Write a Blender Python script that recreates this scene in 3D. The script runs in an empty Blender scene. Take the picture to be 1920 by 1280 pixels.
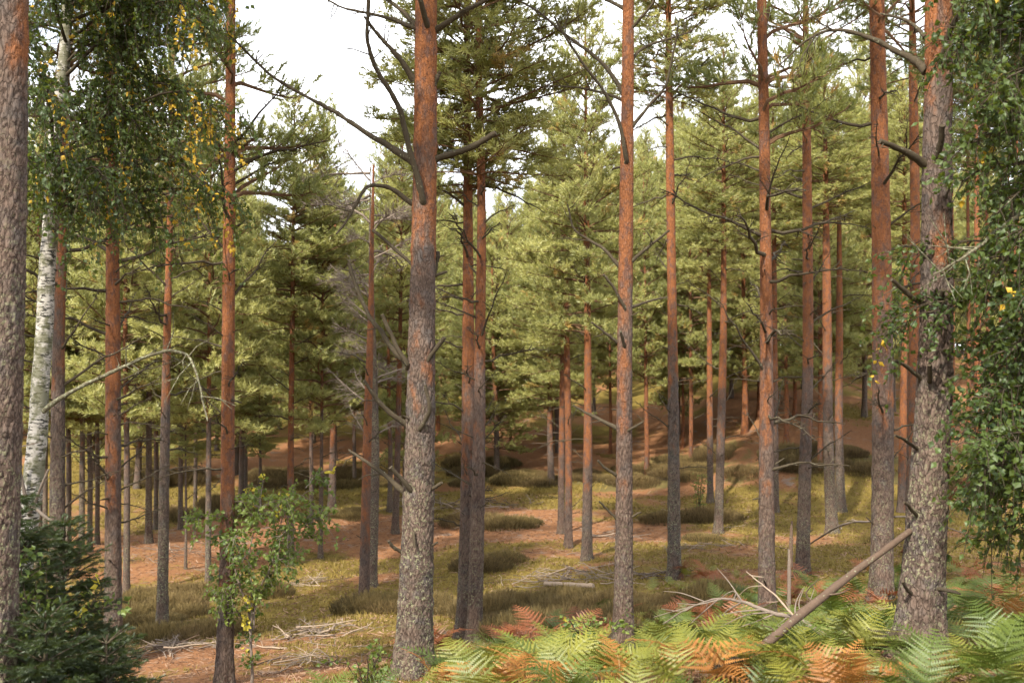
import bpy, math, random
import numpy as np
from mathutils import Vector, Matrix, Euler

# ------------------------------------------------------------------ camera, sky, sun, exposure
scene = bpy.context.scene
C = scene.collection
PITCH = math.radians(2.0)
FPX = 1920 * 35 / 36.0                       # focal length in pixels of the 1920 wide photograph
cd = bpy.data.cameras.new('camera'); cam = bpy.data.objects.new('camera', cd); C.objects.link(cam)
cam.location = (0, 0, 0); cam.rotation_euler = (math.pi / 2 + PITCH, 0, 0)
cd.lens = 35; cd.sensor_width = 36; cd.clip_end = 3000; cd.clip_start = 0.05
cd.dof.use_dof = True; cd.dof.focus_distance = 11.0; cd.dof.aperture_fstop = 2.8
scene.camera = cam

SUN_AZ, SUN_EL = math.radians(207), math.radians(46)     # compass bearing the light comes from (y = north)
w = bpy.data.worlds.new('World'); scene.world = w; w.use_nodes = True
nt = w.node_tree; nt.nodes.clear()
out = nt.nodes.new('ShaderNodeOutputWorld'); bg = nt.nodes.new('ShaderNodeBackground')
sky = nt.nodes.new('ShaderNodeTexSky'); sky.sky_type = 'NISHITA'; sky.sun_disc = False
sky.sun_elevation = SUN_EL; sky.sun_rotation = SUN_AZ
tc = nt.nodes.new('ShaderNodeTexCoord'); mp = nt.nodes.new('ShaderNodeMapping'); mp.inputs['Scale'].default_value = (1, 1, 2.2)
ns = nt.nodes.new('ShaderNodeTexNoise'); ns.inputs['Scale'].default_value = 2.3; ns.inputs['Detail'].default_value = 6
rp = nt.nodes.new('ShaderNodeValToRGB'); rp.color_ramp.elements[0].position = 0.33; rp.color_ramp.elements[1].position = 0.55
mx = nt.nodes.new('ShaderNodeMix'); mx.data_type = 'RGBA'; mx.inputs[7].default_value = (11.5, 11.7, 12.1, 1)
L = nt.links.new
L(tc.outputs['Generated'], mp.inputs['Vector']); L(mp.outputs['Vector'], ns.inputs['Vector']); L(ns.outputs['Fac'], rp.inputs['Fac'])
L(rp.outputs['Color'], mx.inputs[0]); L(sky.outputs['Color'], mx.inputs[6]); L(mx.outputs[2], bg.inputs['Color'])
bg.inputs['Strength'].default_value = 0.1; L(bg.outputs[0], out.inputs['Surface'])

sd = bpy.data.lights.new('sun', 'SUN'); sd.energy = 3.9; sd.angle = math.radians(2.0); sd.color = (1.0, 0.93, 0.80)
sun = bpy.data.objects.new('sun', sd); C.objects.link(sun)
sdir = Vector((math.sin(SUN_AZ) * math.cos(SUN_EL), math.cos(SUN_AZ) * math.cos(SUN_EL), math.sin(SUN_EL)))
sun.rotation_euler = (-sdir).to_track_quat('-Z', 'Y').to_euler()

vs = scene.view_settings
vs.view_transform = 'Standard'; vs.look = 'None'; vs.gamma = 1; vs.use_curve_mapping = False; vs.exposure = 1.4
cy = scene.cycles
cy.use_adaptive_sampling = True; cy.adaptive_threshold = 0.02
cy.max_bounces = 4; cy.diffuse_bounces = 3; cy.glossy_bounces = 2; cy.transmission_bounces = 4; cy.transparent_max_bounces = 4
cy.caustics_reflective = False; cy.caustics_refractive = False
cy.use_denoising = True

rng = np.random.default_rng(11)
random.seed(11)
PI = math.pi

# ------------------------------------------------------------------ numeric helpers
def _hash(ix, iy, s):
    h = (ix * 374761393 + iy * 668265263 + s * 974711) & 0x7fffffff
    h = ((h ^ (h >> 13)) * 1274126177) & 0x7fffffff
    return ((h ^ (h >> 16)) & 0xffff) / 65535.0

def vnoise(x, y, s=0):
    x = np.asarray(x, float); y = np.asarray(y, float)
    ix = np.floor(x).astype(np.int64); iy = np.floor(y).astype(np.int64)
    fx = x - ix; fy = y - iy
    fx = fx * fx * (3 - 2 * fx); fy = fy * fy * (3 - 2 * fy)
    a = _hash(ix, iy, s); b = _hash(ix + 1, iy, s); c = _hash(ix, iy + 1, s); d = _hash(ix + 1, iy + 1, s)
    return (a + (b - a) * fx) * (1 - fy) + (c + (d - c) * fx) * fy

def fbm(x, y, s=0, o=4):
    t = 0; a = .5; k = 1.0
    for i in range(o):
        t = t + a * vnoise(np.asarray(x) * k + 17.3 * i, np.asarray(y) * k - 9.1 * i, s + i); a *= .5; k *= 2.03
    return t / (1 - .5 ** o)

def sstep(a, b, x):
    t = np.clip((np.asarray(x, float) - a) / (b - a), 0, 1); return t * t * (3 - 2 * t)

# ------------------------------------------------------------------ terrain shape
_PY = np.array([-40, -10, 0, 4, 7, 9, 13, 18, 23, 30, 40, 48, 56, 66, 80, 110, 160, 400])
_PZ = np.array([-1.2, -1.5, -1.65, -1.8, -2.25, -2.7, -3.6, -4.35, -4.75, -4.9, -4.75, -4.0, -2.7, -1.0, .9, 2.6, 3.5, 4.5])
_SY = np.array([-40, 4, 9, 14, 20, 30, 40, 400])
_SS = np.array([.05, .06, .10, .11, .08, .035, .01, .01])
def terrain(x, y):
    x = np.asarray(x, float); y = np.asarray(y, float)
    z = 0
    for d in (-1.2, 0, 1.2):
        z = z + np.interp(y + d * (1 + .05 * np.abs(y)), _PY, _PZ) / 3
    xs = 9 * np.tanh(x / 9)
    z = z + np.interp(y, _SY, _SS) * xs
    z = z + 2.3 * sstep(5, 14, x) * sstep(30, 46, y) * (1 - .9 * sstep(17, 24, x))       # bank on the right side of the hollow
    z = z + .42 * (fbm(x / 5.5, y / 5.5, 3, 3) - .5) + .22 * (fbm(x / 1.3, y / 1.3, 8, 3) - .5)
    return z

def pdir(px, py):
    x, z = (px - 960) / FPX, (640 - py) / FPX
    c, s = math.cos(PITCH), math.sin(PITCH)
    return np.array([x, c - z * s, s + z * c])

def at(px, py, depth):
    d = pdir(px, py); return d * (depth / d[1])

def hit(px, py):
    d = pdir(px, py); t = np.concatenate([np.linspace(3, 60, 1200), np.linspace(60, 300, 600)])
    p = d[None] * (t / d[1])[:, None]
    u = np.nonzero(p[:, 2] < terrain(p[:, 0], p[:, 1]))[0]
    k = u[0] if len(u) else len(t) - 1
    q = p[k].copy(); q[2] = float(terrain(q[0], q[1])); return q

# ------------------------------------------------------------------ mesh helpers
class MB:
    def __init__(s): s.V = []; s.F = []; s.M = []; s.T = []; s.H = []; s.n = 0
    def add(s, V, F, mat=0, tint=0.0, hz=0.0):
        V = np.asarray(V, float); F = np.asarray(F, np.int64)
        s.V.append(V); s.F.append(F + s.n); s.M.append(np.full(len(F), mat, np.int32))
        s.T.append(np.broadcast_to(np.asarray(tint, float), (len(V),))); s.H.append(np.broadcast_to(np.asarray(hz, float), (len(V),)))
        s.n += len(V)
    def mesh(s, name, mats, smooth=True):
        V = np.concatenate(s.V); me = bpy.data.meshes.new(name)
        lv = np.concatenate([f.ravel() for f in s.F]); tot = np.concatenate([np.full(len(f), f.shape[1], np.int32) for f in s.F])
        st = np.concatenate([[0], np.cumsum(tot)[:-1]])
        me.vertices.add(len(V)); me.vertices.foreach_set('co', V.astype(np.float32).ravel())
        me.loops.add(len(lv)); me.loops.foreach_set('vertex_index', lv.astype(np.int32))
        me.polygons.add(len(tot)); me.polygons.foreach_set('loop_start', st.astype(np.int32)); me.polygons.foreach_set('loop_total', tot)
        me.polygons.foreach_set('material_index', np.concatenate(s.M)); me.polygons.foreach_set('use_smooth', np.full(len(tot), smooth))
        for nm, arr in (('tint', s.T), ('hz', s.H)):
            a = me.attributes.new(nm, 'FLOAT', 'POINT'); a.data.foreach_set('value', np.concatenate(arr).astype(np.float32))
        for m in mats: me.materials.append(m)
        me.update(calc_edges=True); me.validate(); return me

def spline(P, n):
    P = np.asarray(P, float)
    if len(P) == 2: return P[0] + (P[1] - P[0]) * np.linspace(0, 1, n)[:, None]
    Q = np.vstack([2 * P[0] - P[1], P, 2 * P[-1] - P[-2]])
    u = np.linspace(0, len(P) - 1 - 1e-9, n); i = u.astype(int); t = (u - i)[:, None]
    a, b, c, d = Q[i], Q[i + 1], Q[i + 2], Q[i + 3]
    return .5 * (2 * b + (c - a) * t + (2 * a - 5 * b + 4 * c - d) * t ** 2 + (3 * b - a - 3 * c + d) * t ** 3)

def frames(P):
    T = np.gradient(P, axis=0); T /= np.linalg.norm(T, axis=1)[:, None] + 1e-12
    X = np.zeros_like(T); r = np.array([1., 0, 0]) if abs(T[0, 0]) < .8 else np.array([0, 1., 0])
    for i in range(len(P)):
        r = r - T[i] * r.dot(T[i]); r /= np.linalg.norm(r) + 1e-12; X[i] = r
    return T, X, np.cross(T, X)

def tube(P, R, k=6):
    P = np.asarray(P, float); n = len(P); R = np.broadcast_to(np.asarray(R, float), (n,))
    T, X, Y = frames(P); a = np.arange(k) * 2 * PI / k
    V = P[:, None] + R[:, None, None] * (np.cos(a)[None, :, None] * X[:, None] + np.sin(a)[None, :, None] * Y[:, None])
    i = np.arange(n - 1)[:, None] * k; j = np.arange(k)[None]; jn = (j + 1) % k
    F = np.stack([i + j, i + jn, i + k + jn, i + k + j], -1).reshape(-1, 4)
    return V.reshape(-1, 3), F

def add_tube(mb, P, R, k=6, mat=0, tint=0., hz=0., caps=False):
    V, F = tube(P, R, k); mb.add(V, F, mat, tint, hz)
    if caps:
        n = len(P)
        for r0 in (0, (n - 1) * k):
            c = V[r0:r0 + k].mean(0); W = np.vstack([V[r0:r0 + k], c])
            mb.add(W, [[i, (i + 1) % k, k] for i in range(k)], mat, tint, hz)

def orient(D):
    D = D / (np.linalg.norm(D, axis=1)[:, None] + 1e-12)
    r = rng.normal(size=D.shape); X = np.cross(D, r); X /= np.linalg.norm(X, axis=1)[:, None] + 1e-12
    return X, np.cross(D, X), D

def scatter(mb, T, F, P, D, S, mat=0, tint=0.):
    """copies of a small template (T verts, F faces; z along D) at points P with sizes S"""
    P = np.asarray(P); X, Y, Z = orient(np.asarray(D)); n, k = len(P), len(T); S = np.broadcast_to(np.asarray(S, float), (n,))
    V = P[:, None] + S[:, None, None] * (T[None, :, 0:1] * X[:, None] + T[None, :, 1:2] * Y[:, None] + T[None, :, 2:3] * Z[:, None])
    FF = (np.asarray(F)[None] + (np.arange(n) * k)[:, None, None]).reshape(-1, np.asarray(F).shape[1])
    tt = np.repeat(np.broadcast_to(np.asarray(tint, float), (n,)), k)
    mb.add(V.reshape(-1, 3), FF, mat, tt)

def tuft(K, wid, ln=.55, lo=30, hi=62, seed=0):
    r = np.random.default_rng(seed); V = []
    for i in range(K):
        u = (i + .5) / K; a = i * 2.39996 + r.uniform(-.3, .3); e = math.radians(hi + (lo - hi) * u + r.uniform(-8, 8))
        d = np.array([math.sin(e) * math.cos(a), math.sin(e) * math.sin(a), math.cos(e)]); b = np.array([0, 0, u * .62])
        s = np.array([-math.sin(a), math.cos(a), 0]); l = ln * r.uniform(.8, 1.15)
        V += [b - s * wid / 2, b + s * wid / 2, b + d * l]
    return np.array(V), np.arange(3 * K).reshape(K, 3)

# ------------------------------------------------------------------ objects
def obj(name, me, parent=None, loc=None, rot=None, scl=None):
    o = bpy.data.objects.new(name, me); C.objects.link(o)
    if parent is not None: o.parent = parent
    if loc is not None: o.location = loc
    if rot is not None: o.rotation_euler = rot
    if scl is not None: o.scale = scl if hasattr(scl, '__len__') else (scl,) * 3
    return o
def tag(o, label, cat, group=None, kind=None):
    o['label'] = label; o['category'] = cat
    if group: o['group'] = group
    if kind: o['kind'] = kind
    return o
def thing(name, label, cat, loc, group=None, rz=0):
    o = obj(name, None, None, loc, (0, 0, rz)); o.empty_display_size = .2
    return tag(o, label, cat, group)

# ------------------------------------------------------------------ materials
class NT:
    def __init__(s, name):
        s.m = bpy.data.materials.new(name); s.m.use_nodes = True; s.t = s.m.node_tree; s.t.nodes.clear()
        s.o = s.n('ShaderNodeOutputMaterial')
    def n(s, ty, **kw):
        x = s.t.nodes.new(ty)
        for k, v in kw.items(): setattr(x, k, v)
        return x
    def l(s, a, b): s.t.links.new(a, b)
    def set(s, sock, v):
        if isinstance(v, bpy.types.NodeSocket): s.l(v, sock)
        elif isinstance(v, tuple) and len(v) == 3 and sock.type == 'RGBA': sock.default_value = (*v, 1)
        else: sock.default_value = v
    def mix(s, f, a, b, mode='MIX'):
        x = s.n('ShaderNodeMix', data_type='RGBA', blend_type=mode); s.set(x.inputs[0], f); s.set(x.inputs[6], a); s.set(x.inputs[7], b); return x.outputs[2]
    def math(s, op, a, b=0., c=None):
        x = s.n('ShaderNodeMath', operation=op); s.set(x.inputs[0], a); s.set(x.inputs[1], b)
        if c is not None: s.set(x.inputs[2], c)
        return x.outputs[0]
    def ramp(s, f, lo, hi, a=0., b=1.):
        x = s.n('ShaderNodeMapRange', interpolation_type='SMOOTHSTEP'); s.set(x.inputs[0], f); x.inputs[1].default_value = lo; x.inputs[2].default_value = hi
        x.inputs[3].default_value = a; x.inputs[4].default_value = b; return x.outputs[0]
    def coord(s, scale=(1, 1, 1), kind='Object'):
        c = s.n('ShaderNodeTexCoord'); m = s.n('ShaderNodeMapping'); m.inputs['Scale'].default_value = scale
        s.l(c.outputs[kind], m.inputs['Vector']); return m.outputs[0]
    def noise(s, vec, sc, det=4, rough=.55):
        x = s.n('ShaderNodeTexNoise'); s.l(vec, x.inputs['Vector']); x.inputs['Scale'].default_value = sc; x.inputs['Detail'].default_value = det
        x.inputs['Roughness'].default_value = rough; return x.outputs['Fac']
    def voro(s, vec, sc, feat='DISTANCE_TO_EDGE'):
        x = s.n('ShaderNodeTexVoronoi', feature=feat); s.l(vec, x.inputs['Vector']); x.inputs['Scale'].default_value = sc; return x
    def attr(s, name):
        x = s.n('ShaderNodeAttribute', attribute_name=name); return x.outputs['Fac']
    def rand(s): return s.n('ShaderNodeObjectInfo').outputs['Random']
    def bump(s, h, strength, dist):
        x = s.n('ShaderNodeBump'); x.inputs['Strength'].default_value = strength; x.inputs['Distance'].default_value = dist; s.l(h, x.inputs['Height']); return x.outputs[0]
    def bsdf(s, col, rough=.9, nor=None, spec=.2):
        x = s.n('ShaderNodeBsdfPrincipled'); s.set(x.inputs['Base Color'], col); s.set(x.inputs['Roughness'], rough); x.inputs['Specular IOR Level'].default_value = spec
        if nor is not None: s.l(nor, x.inputs['Normal'])
        s.l(x.outputs[0], s.o.inputs[0]); return x
    def leaf(s, col, trans=.35, gloss=.06, rough=.45, tcol=None):
        d = s.n('ShaderNodeBsdfDiffuse'); t = s.n('ShaderNodeBsdfTranslucent'); g = s.n('ShaderNodeBsdfGlossy'); g.inputs['Roughness'].default_value = rough
        s.set(d.inputs['Color'], col); s.set(t.inputs['Color'], tcol if tcol is not None else col); g.inputs['Color'].default_value = (.8, .85, .8, 1)
        a = s.n('ShaderNodeMixShader'); a.inputs[0].default_value = trans; s.l(d.outputs[0], a.inputs[1]); s.l(t.outputs[0], a.inputs[2])
        b = s.n('ShaderNodeMixShader'); b.inputs[0].default_value = gloss; s.l(a.outputs[0], b.inputs[1]); s.l(g.outputs[0], b.inputs[2]); s.l(b.outputs[0], s.o.inputs[0])

def pine_bark():
    m = NT('pine_bark'); v = m.coord(); vs_ = m.coord((1, 1, .34)); vf = m.coord((1, 1, .55))
    hz = m.attr('hz'); rel = m.attr('tint')
    patch = m.noise(m.coord((1, 1, .45)), 4.2, 4, .6)
    of = m.ramp(m.math('ADD', hz, m.math('MULTIPLY', m.math('SUBTRACT', patch, .5), 9.5)), -.9, 1.1)
    dn = m.n('ShaderNodeTexNoise'); m.l(vs_, dn.inputs['Vector']); dn.inputs['Scale'].default_value = 21; dn.inputs['Detail'].default_value = 4
    va = m.n('ShaderNodeVectorMath', operation='MULTIPLY_ADD'); m.l(dn.outputs['Color'], va.inputs[0]); va.inputs[1].default_value = (.075, .075, .075); m.l(vs_, va.inputs[2])
    ed = m.voro(va.outputs[0], 33).outputs['Distance']; crack = m.ramp(ed, .01, .14)
    n1 = m.noise(vs_, 26, 5, .65); n2 = m.noise(v, 90, 3, .6)
    low = m.mix(n1, (.058, .040, .032), (.20, .145, .114)); low = m.mix(m.ramp(m.noise(v, 6, 3), .42, .72), low, (.098, .085, .078))
    low = m.mix(m.math('MULTIPLY', m.math('SUBTRACT', 1., crack), .5), low, (.024, .017, .014))
    low = m.mix(m.ramp(rel, -1.0, -.25, .5, 0), low, (.022, .016, .013))
    lich = m.math('MULTIPLY', m.ramp(m.noise(v, 34, 4, .7), .53, .60), m.ramp(hz, -4.2, -.6, 1, 0))
    lich = m.math('MULTIPLY', lich, m.ramp(m.noise(v, 3.1, 2), .30, .55))
    low = m.mix(lich, low, m.mix(n2, (.16, .165, .085), (.29, .29, .18)))
    fl = m.voro(vf, 30).outputs['Distance']; n3 = m.noise(vf, 20, 5, .65)
    up = m.mix(n3, (.105, .041, .020), (.36, .138, .050)); up = m.mix(m.ramp(m.noise(vf, 11, 5, .72), .47, .62), up, (.125, .068, .050))
    up = m.mix(m.ramp(fl, 0, .05), (.10, .038, .02), up)
    up = m.mix(m.ramp(m.noise(v, 45, 3, .6), .62, .72), up, (.31, .18, .12))
    col = m.mix(of, low, up)
    col = m.mix(m.math('MULTIPLY', m.rand(), .25), col, (.10, .052, .036))
    h = m.math('ADD', m.math('MULTIPLY', crack, .6), m.math('MULTIPLY', n1, .7)); h = m.math('ADD', h, m.math('MULTIPLY', n2, .25))
    m.bsdf(col, .92, m.bump(h, .75, .02), .12); return m.m

def dead_wood(name, a, b, li=0.0):
    m = NT(name); v = m.coord((1, 1, 1)); n = m.noise(v, 14, 5, .65)
    col = m.mix(n, a, b); col = m.mix(m.math('MULTIPLY', m.rand(), .5), col, tuple((x + y) / 2.6 for x, y in zip(a, b)))
    if li: col = m.mix(m.ramp(m.noise(v, 38, 4, .7), .64 - li * .13, .70 - li * .1), col, (.23, .24, .16))
    m.bsdf(col, .93, m.bump(m.noise(v, 60, 4, .7), .6, .012), .1); return m.m

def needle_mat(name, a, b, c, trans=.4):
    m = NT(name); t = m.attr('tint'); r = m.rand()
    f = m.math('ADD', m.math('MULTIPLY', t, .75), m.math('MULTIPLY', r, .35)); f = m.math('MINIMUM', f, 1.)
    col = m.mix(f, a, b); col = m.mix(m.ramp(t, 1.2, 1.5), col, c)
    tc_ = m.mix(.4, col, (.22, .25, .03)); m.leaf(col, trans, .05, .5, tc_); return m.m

def leaf_mat(name, a, b, c, trans=.4):
    m = NT(name); t = m.attr('tint'); col = m.mix(m.math('MINIMUM', t, 1.), a, b); col = m.mix(m.ramp(t, 1.4, 1.6), col, c)
    m.leaf(col, trans, .03, .5, m.mix(.5, col, (.24, .27, .02))); return m.m

def fern_mat(name, a, b):
    m = NT(name); t = m.attr('tint'); r = m.rand(); n = m.noise(m.coord((1, 1, 1)), 9, 2)
    f = m.math('ADD', m.math('MULTIPLY', r, .65), m.math('MULTIPLY', n, .45)); f = m.math('ADD', f, m.math('MULTIPLY', t, .3))
    m.leaf(m.mix(m.math('MINIMUM', f, 1.), a, b), .32, .04, .5); return m.m

def birch_bark():
    m = NT('birch_bark'); v = m.coord((1, 1, 3.2)); hz = m.attr('hz')
    band = m.noise(v, 13, 4, .7); f = m.math('SUBTRACT', band, m.math('MULTIPLY', m.ramp(hz, .3, 2.4, 1, 0), .12))
    col = m.mix(m.ramp(f, .43, .50), (.035, .032, .028), m.mix(m.noise(v, 4, 3), (.27, .25, .22), (.46, .43, .39)))
    col = m.mix(m.math('MULTIPLY', m.ramp(m.noise(m.coord(), 5, 4, .7), .44, .58), .8), col, (.10, .098, .05))
    m.bsdf(col, .75, m.bump(band, .5, .012), .2); return m.m

def ground_mat():
    m = NT('forest_floor'); v = m.coord(); h = m.attr('hz'); t = m.attr('tint')       # tint: moss 0..1, hz: heath 0..1
    n0 = m.noise(v, 1.7, 6, .65); n1 = m.noise(v, 7, 6, .7); n2 = m.noise(v, 40, 4, .7)
    lit = m.mix(n1, (.105, .047, .023), (.33, .155, .070)); lit = m.mix(m.ramp(n2, .5, .75), lit, (.28, .18, .11))
    lit = m.mix(m.ramp(n0, .56, .70), lit, (.20, .15, .118))
    mos = m.mix(n1, (.066, .053, .013), (.215, .150, .035)); mos = m.mix(m.ramp(n2, .45, .8), mos, (.25, .18, .06))
    f = m.ramp(m.math('ADD', t, m.math('MULTIPLY', m.math('SUBTRACT', n1, .5), .9)), .35, .62)
    col = m.mix(f, lit, mos)
    hea = m.mix(n2, (.062, .050, .020), (.19, .15, .055)); col = m.mix(m.ramp(m.math('ADD', h, m.math('MULTIPLY', m.math('SUBTRACT', n1, .5), .8)), .4, .65), col, hea)
    b = m.math('ADD', n1, m.math('MULTIPLY', n2, .5)); m.bsdf(col, .95, m.bump(b, .9, .06), .1); return m.m

M_BARK = pine_bark()
M_DEAD = dead_wood('dead_branch_wood', (.030, .024, .016), (.092, .072, .048), .15)
M_TWIG = dead_wood('pine_twig_wood', (.075, .045, .028), (.20, .115, .065))
M_GREY = dead_wood('weathered_wood', (.095, .074, .058), (.27, .215, .175), .15)
M_PALE = dead_wood('debarked_wood', (.19, .135, .095), (.42, .33, .25))
M_LICH = dead_wood('lichen_wood', (.060, .050, .032), (.17, .15, .10), 1.0)
M_POLE = dead_wood('fallen_pole_bark', (.042, .029, .021), (.165, .112, .082), .2)
M_ORNG = dead_wood('orange_branch_bark', (.13, .05, .025), (.42, .17, .08))
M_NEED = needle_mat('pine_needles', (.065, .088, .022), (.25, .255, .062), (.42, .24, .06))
M_NEEDY = needle_mat('sun_painted_pine_needles', (.185, .195, .052), (.48, .45, .145), (.50, .33, .10))  # lighter, yellower needle copy: sunlight put into the colour of the bushy crowns
M_SPRU = needle_mat('spruce_needles', (.010, .020, .003), (.036, .054, .009), (.12, .12, .03), .2)
M_BIRCH = birch_bark()
M_BLEAF = leaf_mat('birch_leaves', (.018, .038, .008), (.066, .098, .020), (.55, .34, .03))
M_SLEAF = leaf_mat('sapling_leaves', (.055, .095, .018), (.18, .225, .048), (.55, .45, .05))
M_FERN = {'green': fern_mat('green_bracken', (.026, .054, .007), (.115, .145, .018)), 'yellow-green': fern_mat('yellow_green_bracken', (.070, .090, .010), (.215, .208, .028)),
          'orange': fern_mat('orange_bracken', (.21, .070, .016), (.37, .165, .036)), 'rust-brown': fern_mat('rusty_bracken', (.100, .028, .012), (.28, .092, .032))}
M_GRND = ground_mat()
def grass_mat():
    m = NT('moss_and_grass'); t = m.attr('tint'); col = m.mix(t, (.080, .066, .014), (.275, .195, .05)); m.leaf(col, .25, .02, .6); return m.m
M_GRASS = grass_mat()
def heather_mat():
    m = NT('heather'); t = m.attr('tint'); col = m.mix(t, (.060, .048, .018), (.27, .195, .075)); col = m.mix(m.math('MULTIPLY', m.rand(), .45), col, (.13, .075, .04)); m.leaf(col, .15, .02, .6); return m.m
M_HEATH = heather_mat()
def litter_mat():
    m = NT('needle_litter'); t = m.attr('tint'); m.bsdf(m.mix(t, (.09, .042, .022), (.28, .18, .12)), .95, None, .1); return m.m
M_LITT = litter_mat()

# ------------------------------------------------------------------ ground
HEATH = [(hit(px, py), rx, ry) for px, py, rx, ry in [
    (1110, 1165, 1.9, 1.6), (1000, 1150, 1.2, 1.2), (1230, 1150, 1.3, 1.2), (1160, 905, 5, 2.4), (1000, 900, 5, 2.0), (1240, 880, 4, 2), (660, 905, 3.5, 2.2), (590, 900, 2.5, 1.6),
    (540, 905, 2.6, 1.8), (940, 985, 1.3, .8), (640, 970, 1.2, .7), (1290, 975, 1.2, .7), (930, 1060, .9, .7), (340, 1125, 1.5, 1.3), (420, 1120, 1.3, 1.0), (270, 1165, 1.3, 1.1), (330, 1200, 1.1, .7),
    (1600, 860, 3.2, 1.6), (1500, 865, 3, 1.4), (400, 965, 2.2, 1.4), (760, 1140, .9, .9), (850, 1150, .8, .8), (1060, 1195, 1.2, .6), (250, 900, 3, 2), (1740, 900, 3, 1.6), (900, 880, 3, 1.5), (1330, 1010, 1.0, .6)]]
LITTER = [(hit(px, py), rx, ry) for px, py, rx, ry in [
    (330, 1030, 3.2, 3.2), (480, 1040, 3, 3), (640, 1020, 3, 2.6), (760, 985, 3.2, 2.2), (1030, 1000, 3, 2.0), (830, 840, 4, 6), (1300, 830, 5, 7), (1400, 800, 5, 7), (1600, 800, 5, 5), (560, 880, 4, 3),
    (1010, 1040, 1.8, 1.3), (300, 1235, 1.6, .9), (420, 1225, 1.0, .6), (700, 1080, 1.2, .9), (1130, 1060, 1.2, .7), (960, 850, 6, 4), (1350, 880, 4, 3), (620, 1190, 1.2, .5), (550, 990, 3, 2), (1000, 960, 3, 1.2)]]
def blob(L_, x, y):
    r = np.zeros(np.shape(x))
    for p, rx, ry in L_:
        q = ((x - p[0]) / rx) ** 2 + ((y - p[1]) / ry) ** 2
        r = np.maximum(r, np.exp(-q * 1.1))
    return r
def masks(x, y):
    he = np.clip(blob(HEATH, x, y) * .9 + 1.5 * (fbm(x / 1.1, y / 1.1, 21, 4) - .55), 0, 1)
    li = blob(LITTER, x, y); n = fbm(x / 2.6, y / 2.6, 33, 4)
    mo = np.clip(.72 - .62 * li + 1.6 * (n - .5) - .25 * sstep(40, 60, y), 0, 1)
    return mo, he
def build_ground():
    ny, nx = 430, 250
    t = np.linspace(0, 1, ny); Y = np.where(t < .12, -30 + t / .12 * 34, 4 + (np.exp((t - .12) / .88 * 4.6) - 1) / (math.exp(4.6) - 1) * 420)
    U = np.linspace(-1, 1, nx); U = U * (.55 + .45 * U * U)
    yy = np.repeat(Y, nx); xx = np.tile(U, ny) * np.repeat(34 + 1.0 * np.maximum(Y, 0), nx)
    zz = terrain(xx, yy); mo, he = masks(xx, yy)
    i = np.arange(ny - 1)[:, None] * nx; j = np.arange(nx - 1)[None]
    F = np.stack([i + j, i + j + 1, i + nx + j + 1, i + nx + j], -1).reshape(-1, 4)
    mb = MB(); mb.add(np.stack([xx, yy, zz], 1), F, 0, mo, he)
    g = obj('ground', mb.mesh('ground', [M_GRND])); g['kind'] = 'structure'; g['label'] = 'mossy forest floor with orange needle litter sloping into a hollow'
build_ground()

def ground_cover():
    # short moss and grass blades
    n = 330000; px = rng.uniform(-.62, .62, n); yy = 5 + 45 * rng.random(n) ** 1.25; xx = px * yy
    mo, he = masks(xx, yy); tuf = fbm(xx / .35, yy / .35, 51, 2)
    keep = (mo + .5 * (tuf - .5) > .5) & (he < .6) & (rng.random(n) < .25 + 1.4 * np.clip(tuf - .3, 0, 1)); xx, yy, mo, tuf = xx[keep], yy[keep], mo[keep], tuf[keep]
    k = len(xx); z = terrain(xx, yy); hgt = (.025 + .085 * rng.random(k) * tuf) * (1 + .02 * yy); a = rng.uniform(0, 2 * PI, k); wd = .006 + .00045 * yy
    b = np.stack([xx, yy, z - .01], 1); s = np.stack([np.cos(a), np.sin(a), 0 * a], 1) * wd[:, None]
    ln = np.stack([rng.normal(0, .45, k) * hgt, rng.normal(0, .45, k) * hgt, hgt], 1)
    V = np.stack([b - s, b + s, b + ln], 1).reshape(-1, 3); ti = np.clip(.15 + .9 * fbm(xx / 1.3, yy / 1.3, 61, 3) * rng.uniform(.6, 1.3, k), 0, 1)
    mb = MB(); mb.add(V, np.arange(3 * k).reshape(k, 3), 0, np.repeat(ti, 3))
    o = obj('grass', mb.mesh('grass', [M_GRASS], False)); tag(o, 'short yellow-green grass and moss covering the hollow floor', 'grass', kind='stuff')
    # fallen needles, bark crumbs and tiny twigs
    n = 70000; yy = 6 + 34 * rng.random(n) ** 1.2; xx = rng.uniform(-.6, .6, n) * yy; a = rng.uniform(0, 2 * PI, n)
    ln = np.exp(rng.normal(-3.3, .55, n)); wd = .003 + .00025 * yy; z = terrain(xx, yy) + .012
    b = np.stack([xx, yy, z], 1); d = np.stack([np.cos(a), np.sin(a), rng.normal(0, .18, n)], 1) * ln[:, None]; s = np.stack([-np.sin(a), np.cos(a), .4 + 0 * a], 1) * wd[:, None]
    V = np.stack([b - d - s, b + d - s, b + d + s, b - d + s], 1).reshape(-1, 3)
    mb = MB(); mb.add(V, np.arange(4 * n).reshape(n, 4), 0, np.repeat(rng.random(n) ** 1.5, 4))
    o = obj('needle_litter', mb.mesh('needle_litter', [M_LITT], False)); tag(o, 'fallen brown needles and tiny twigs strewn over the forest floor', 'litter', kind='stuff')
ground_cover()

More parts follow.
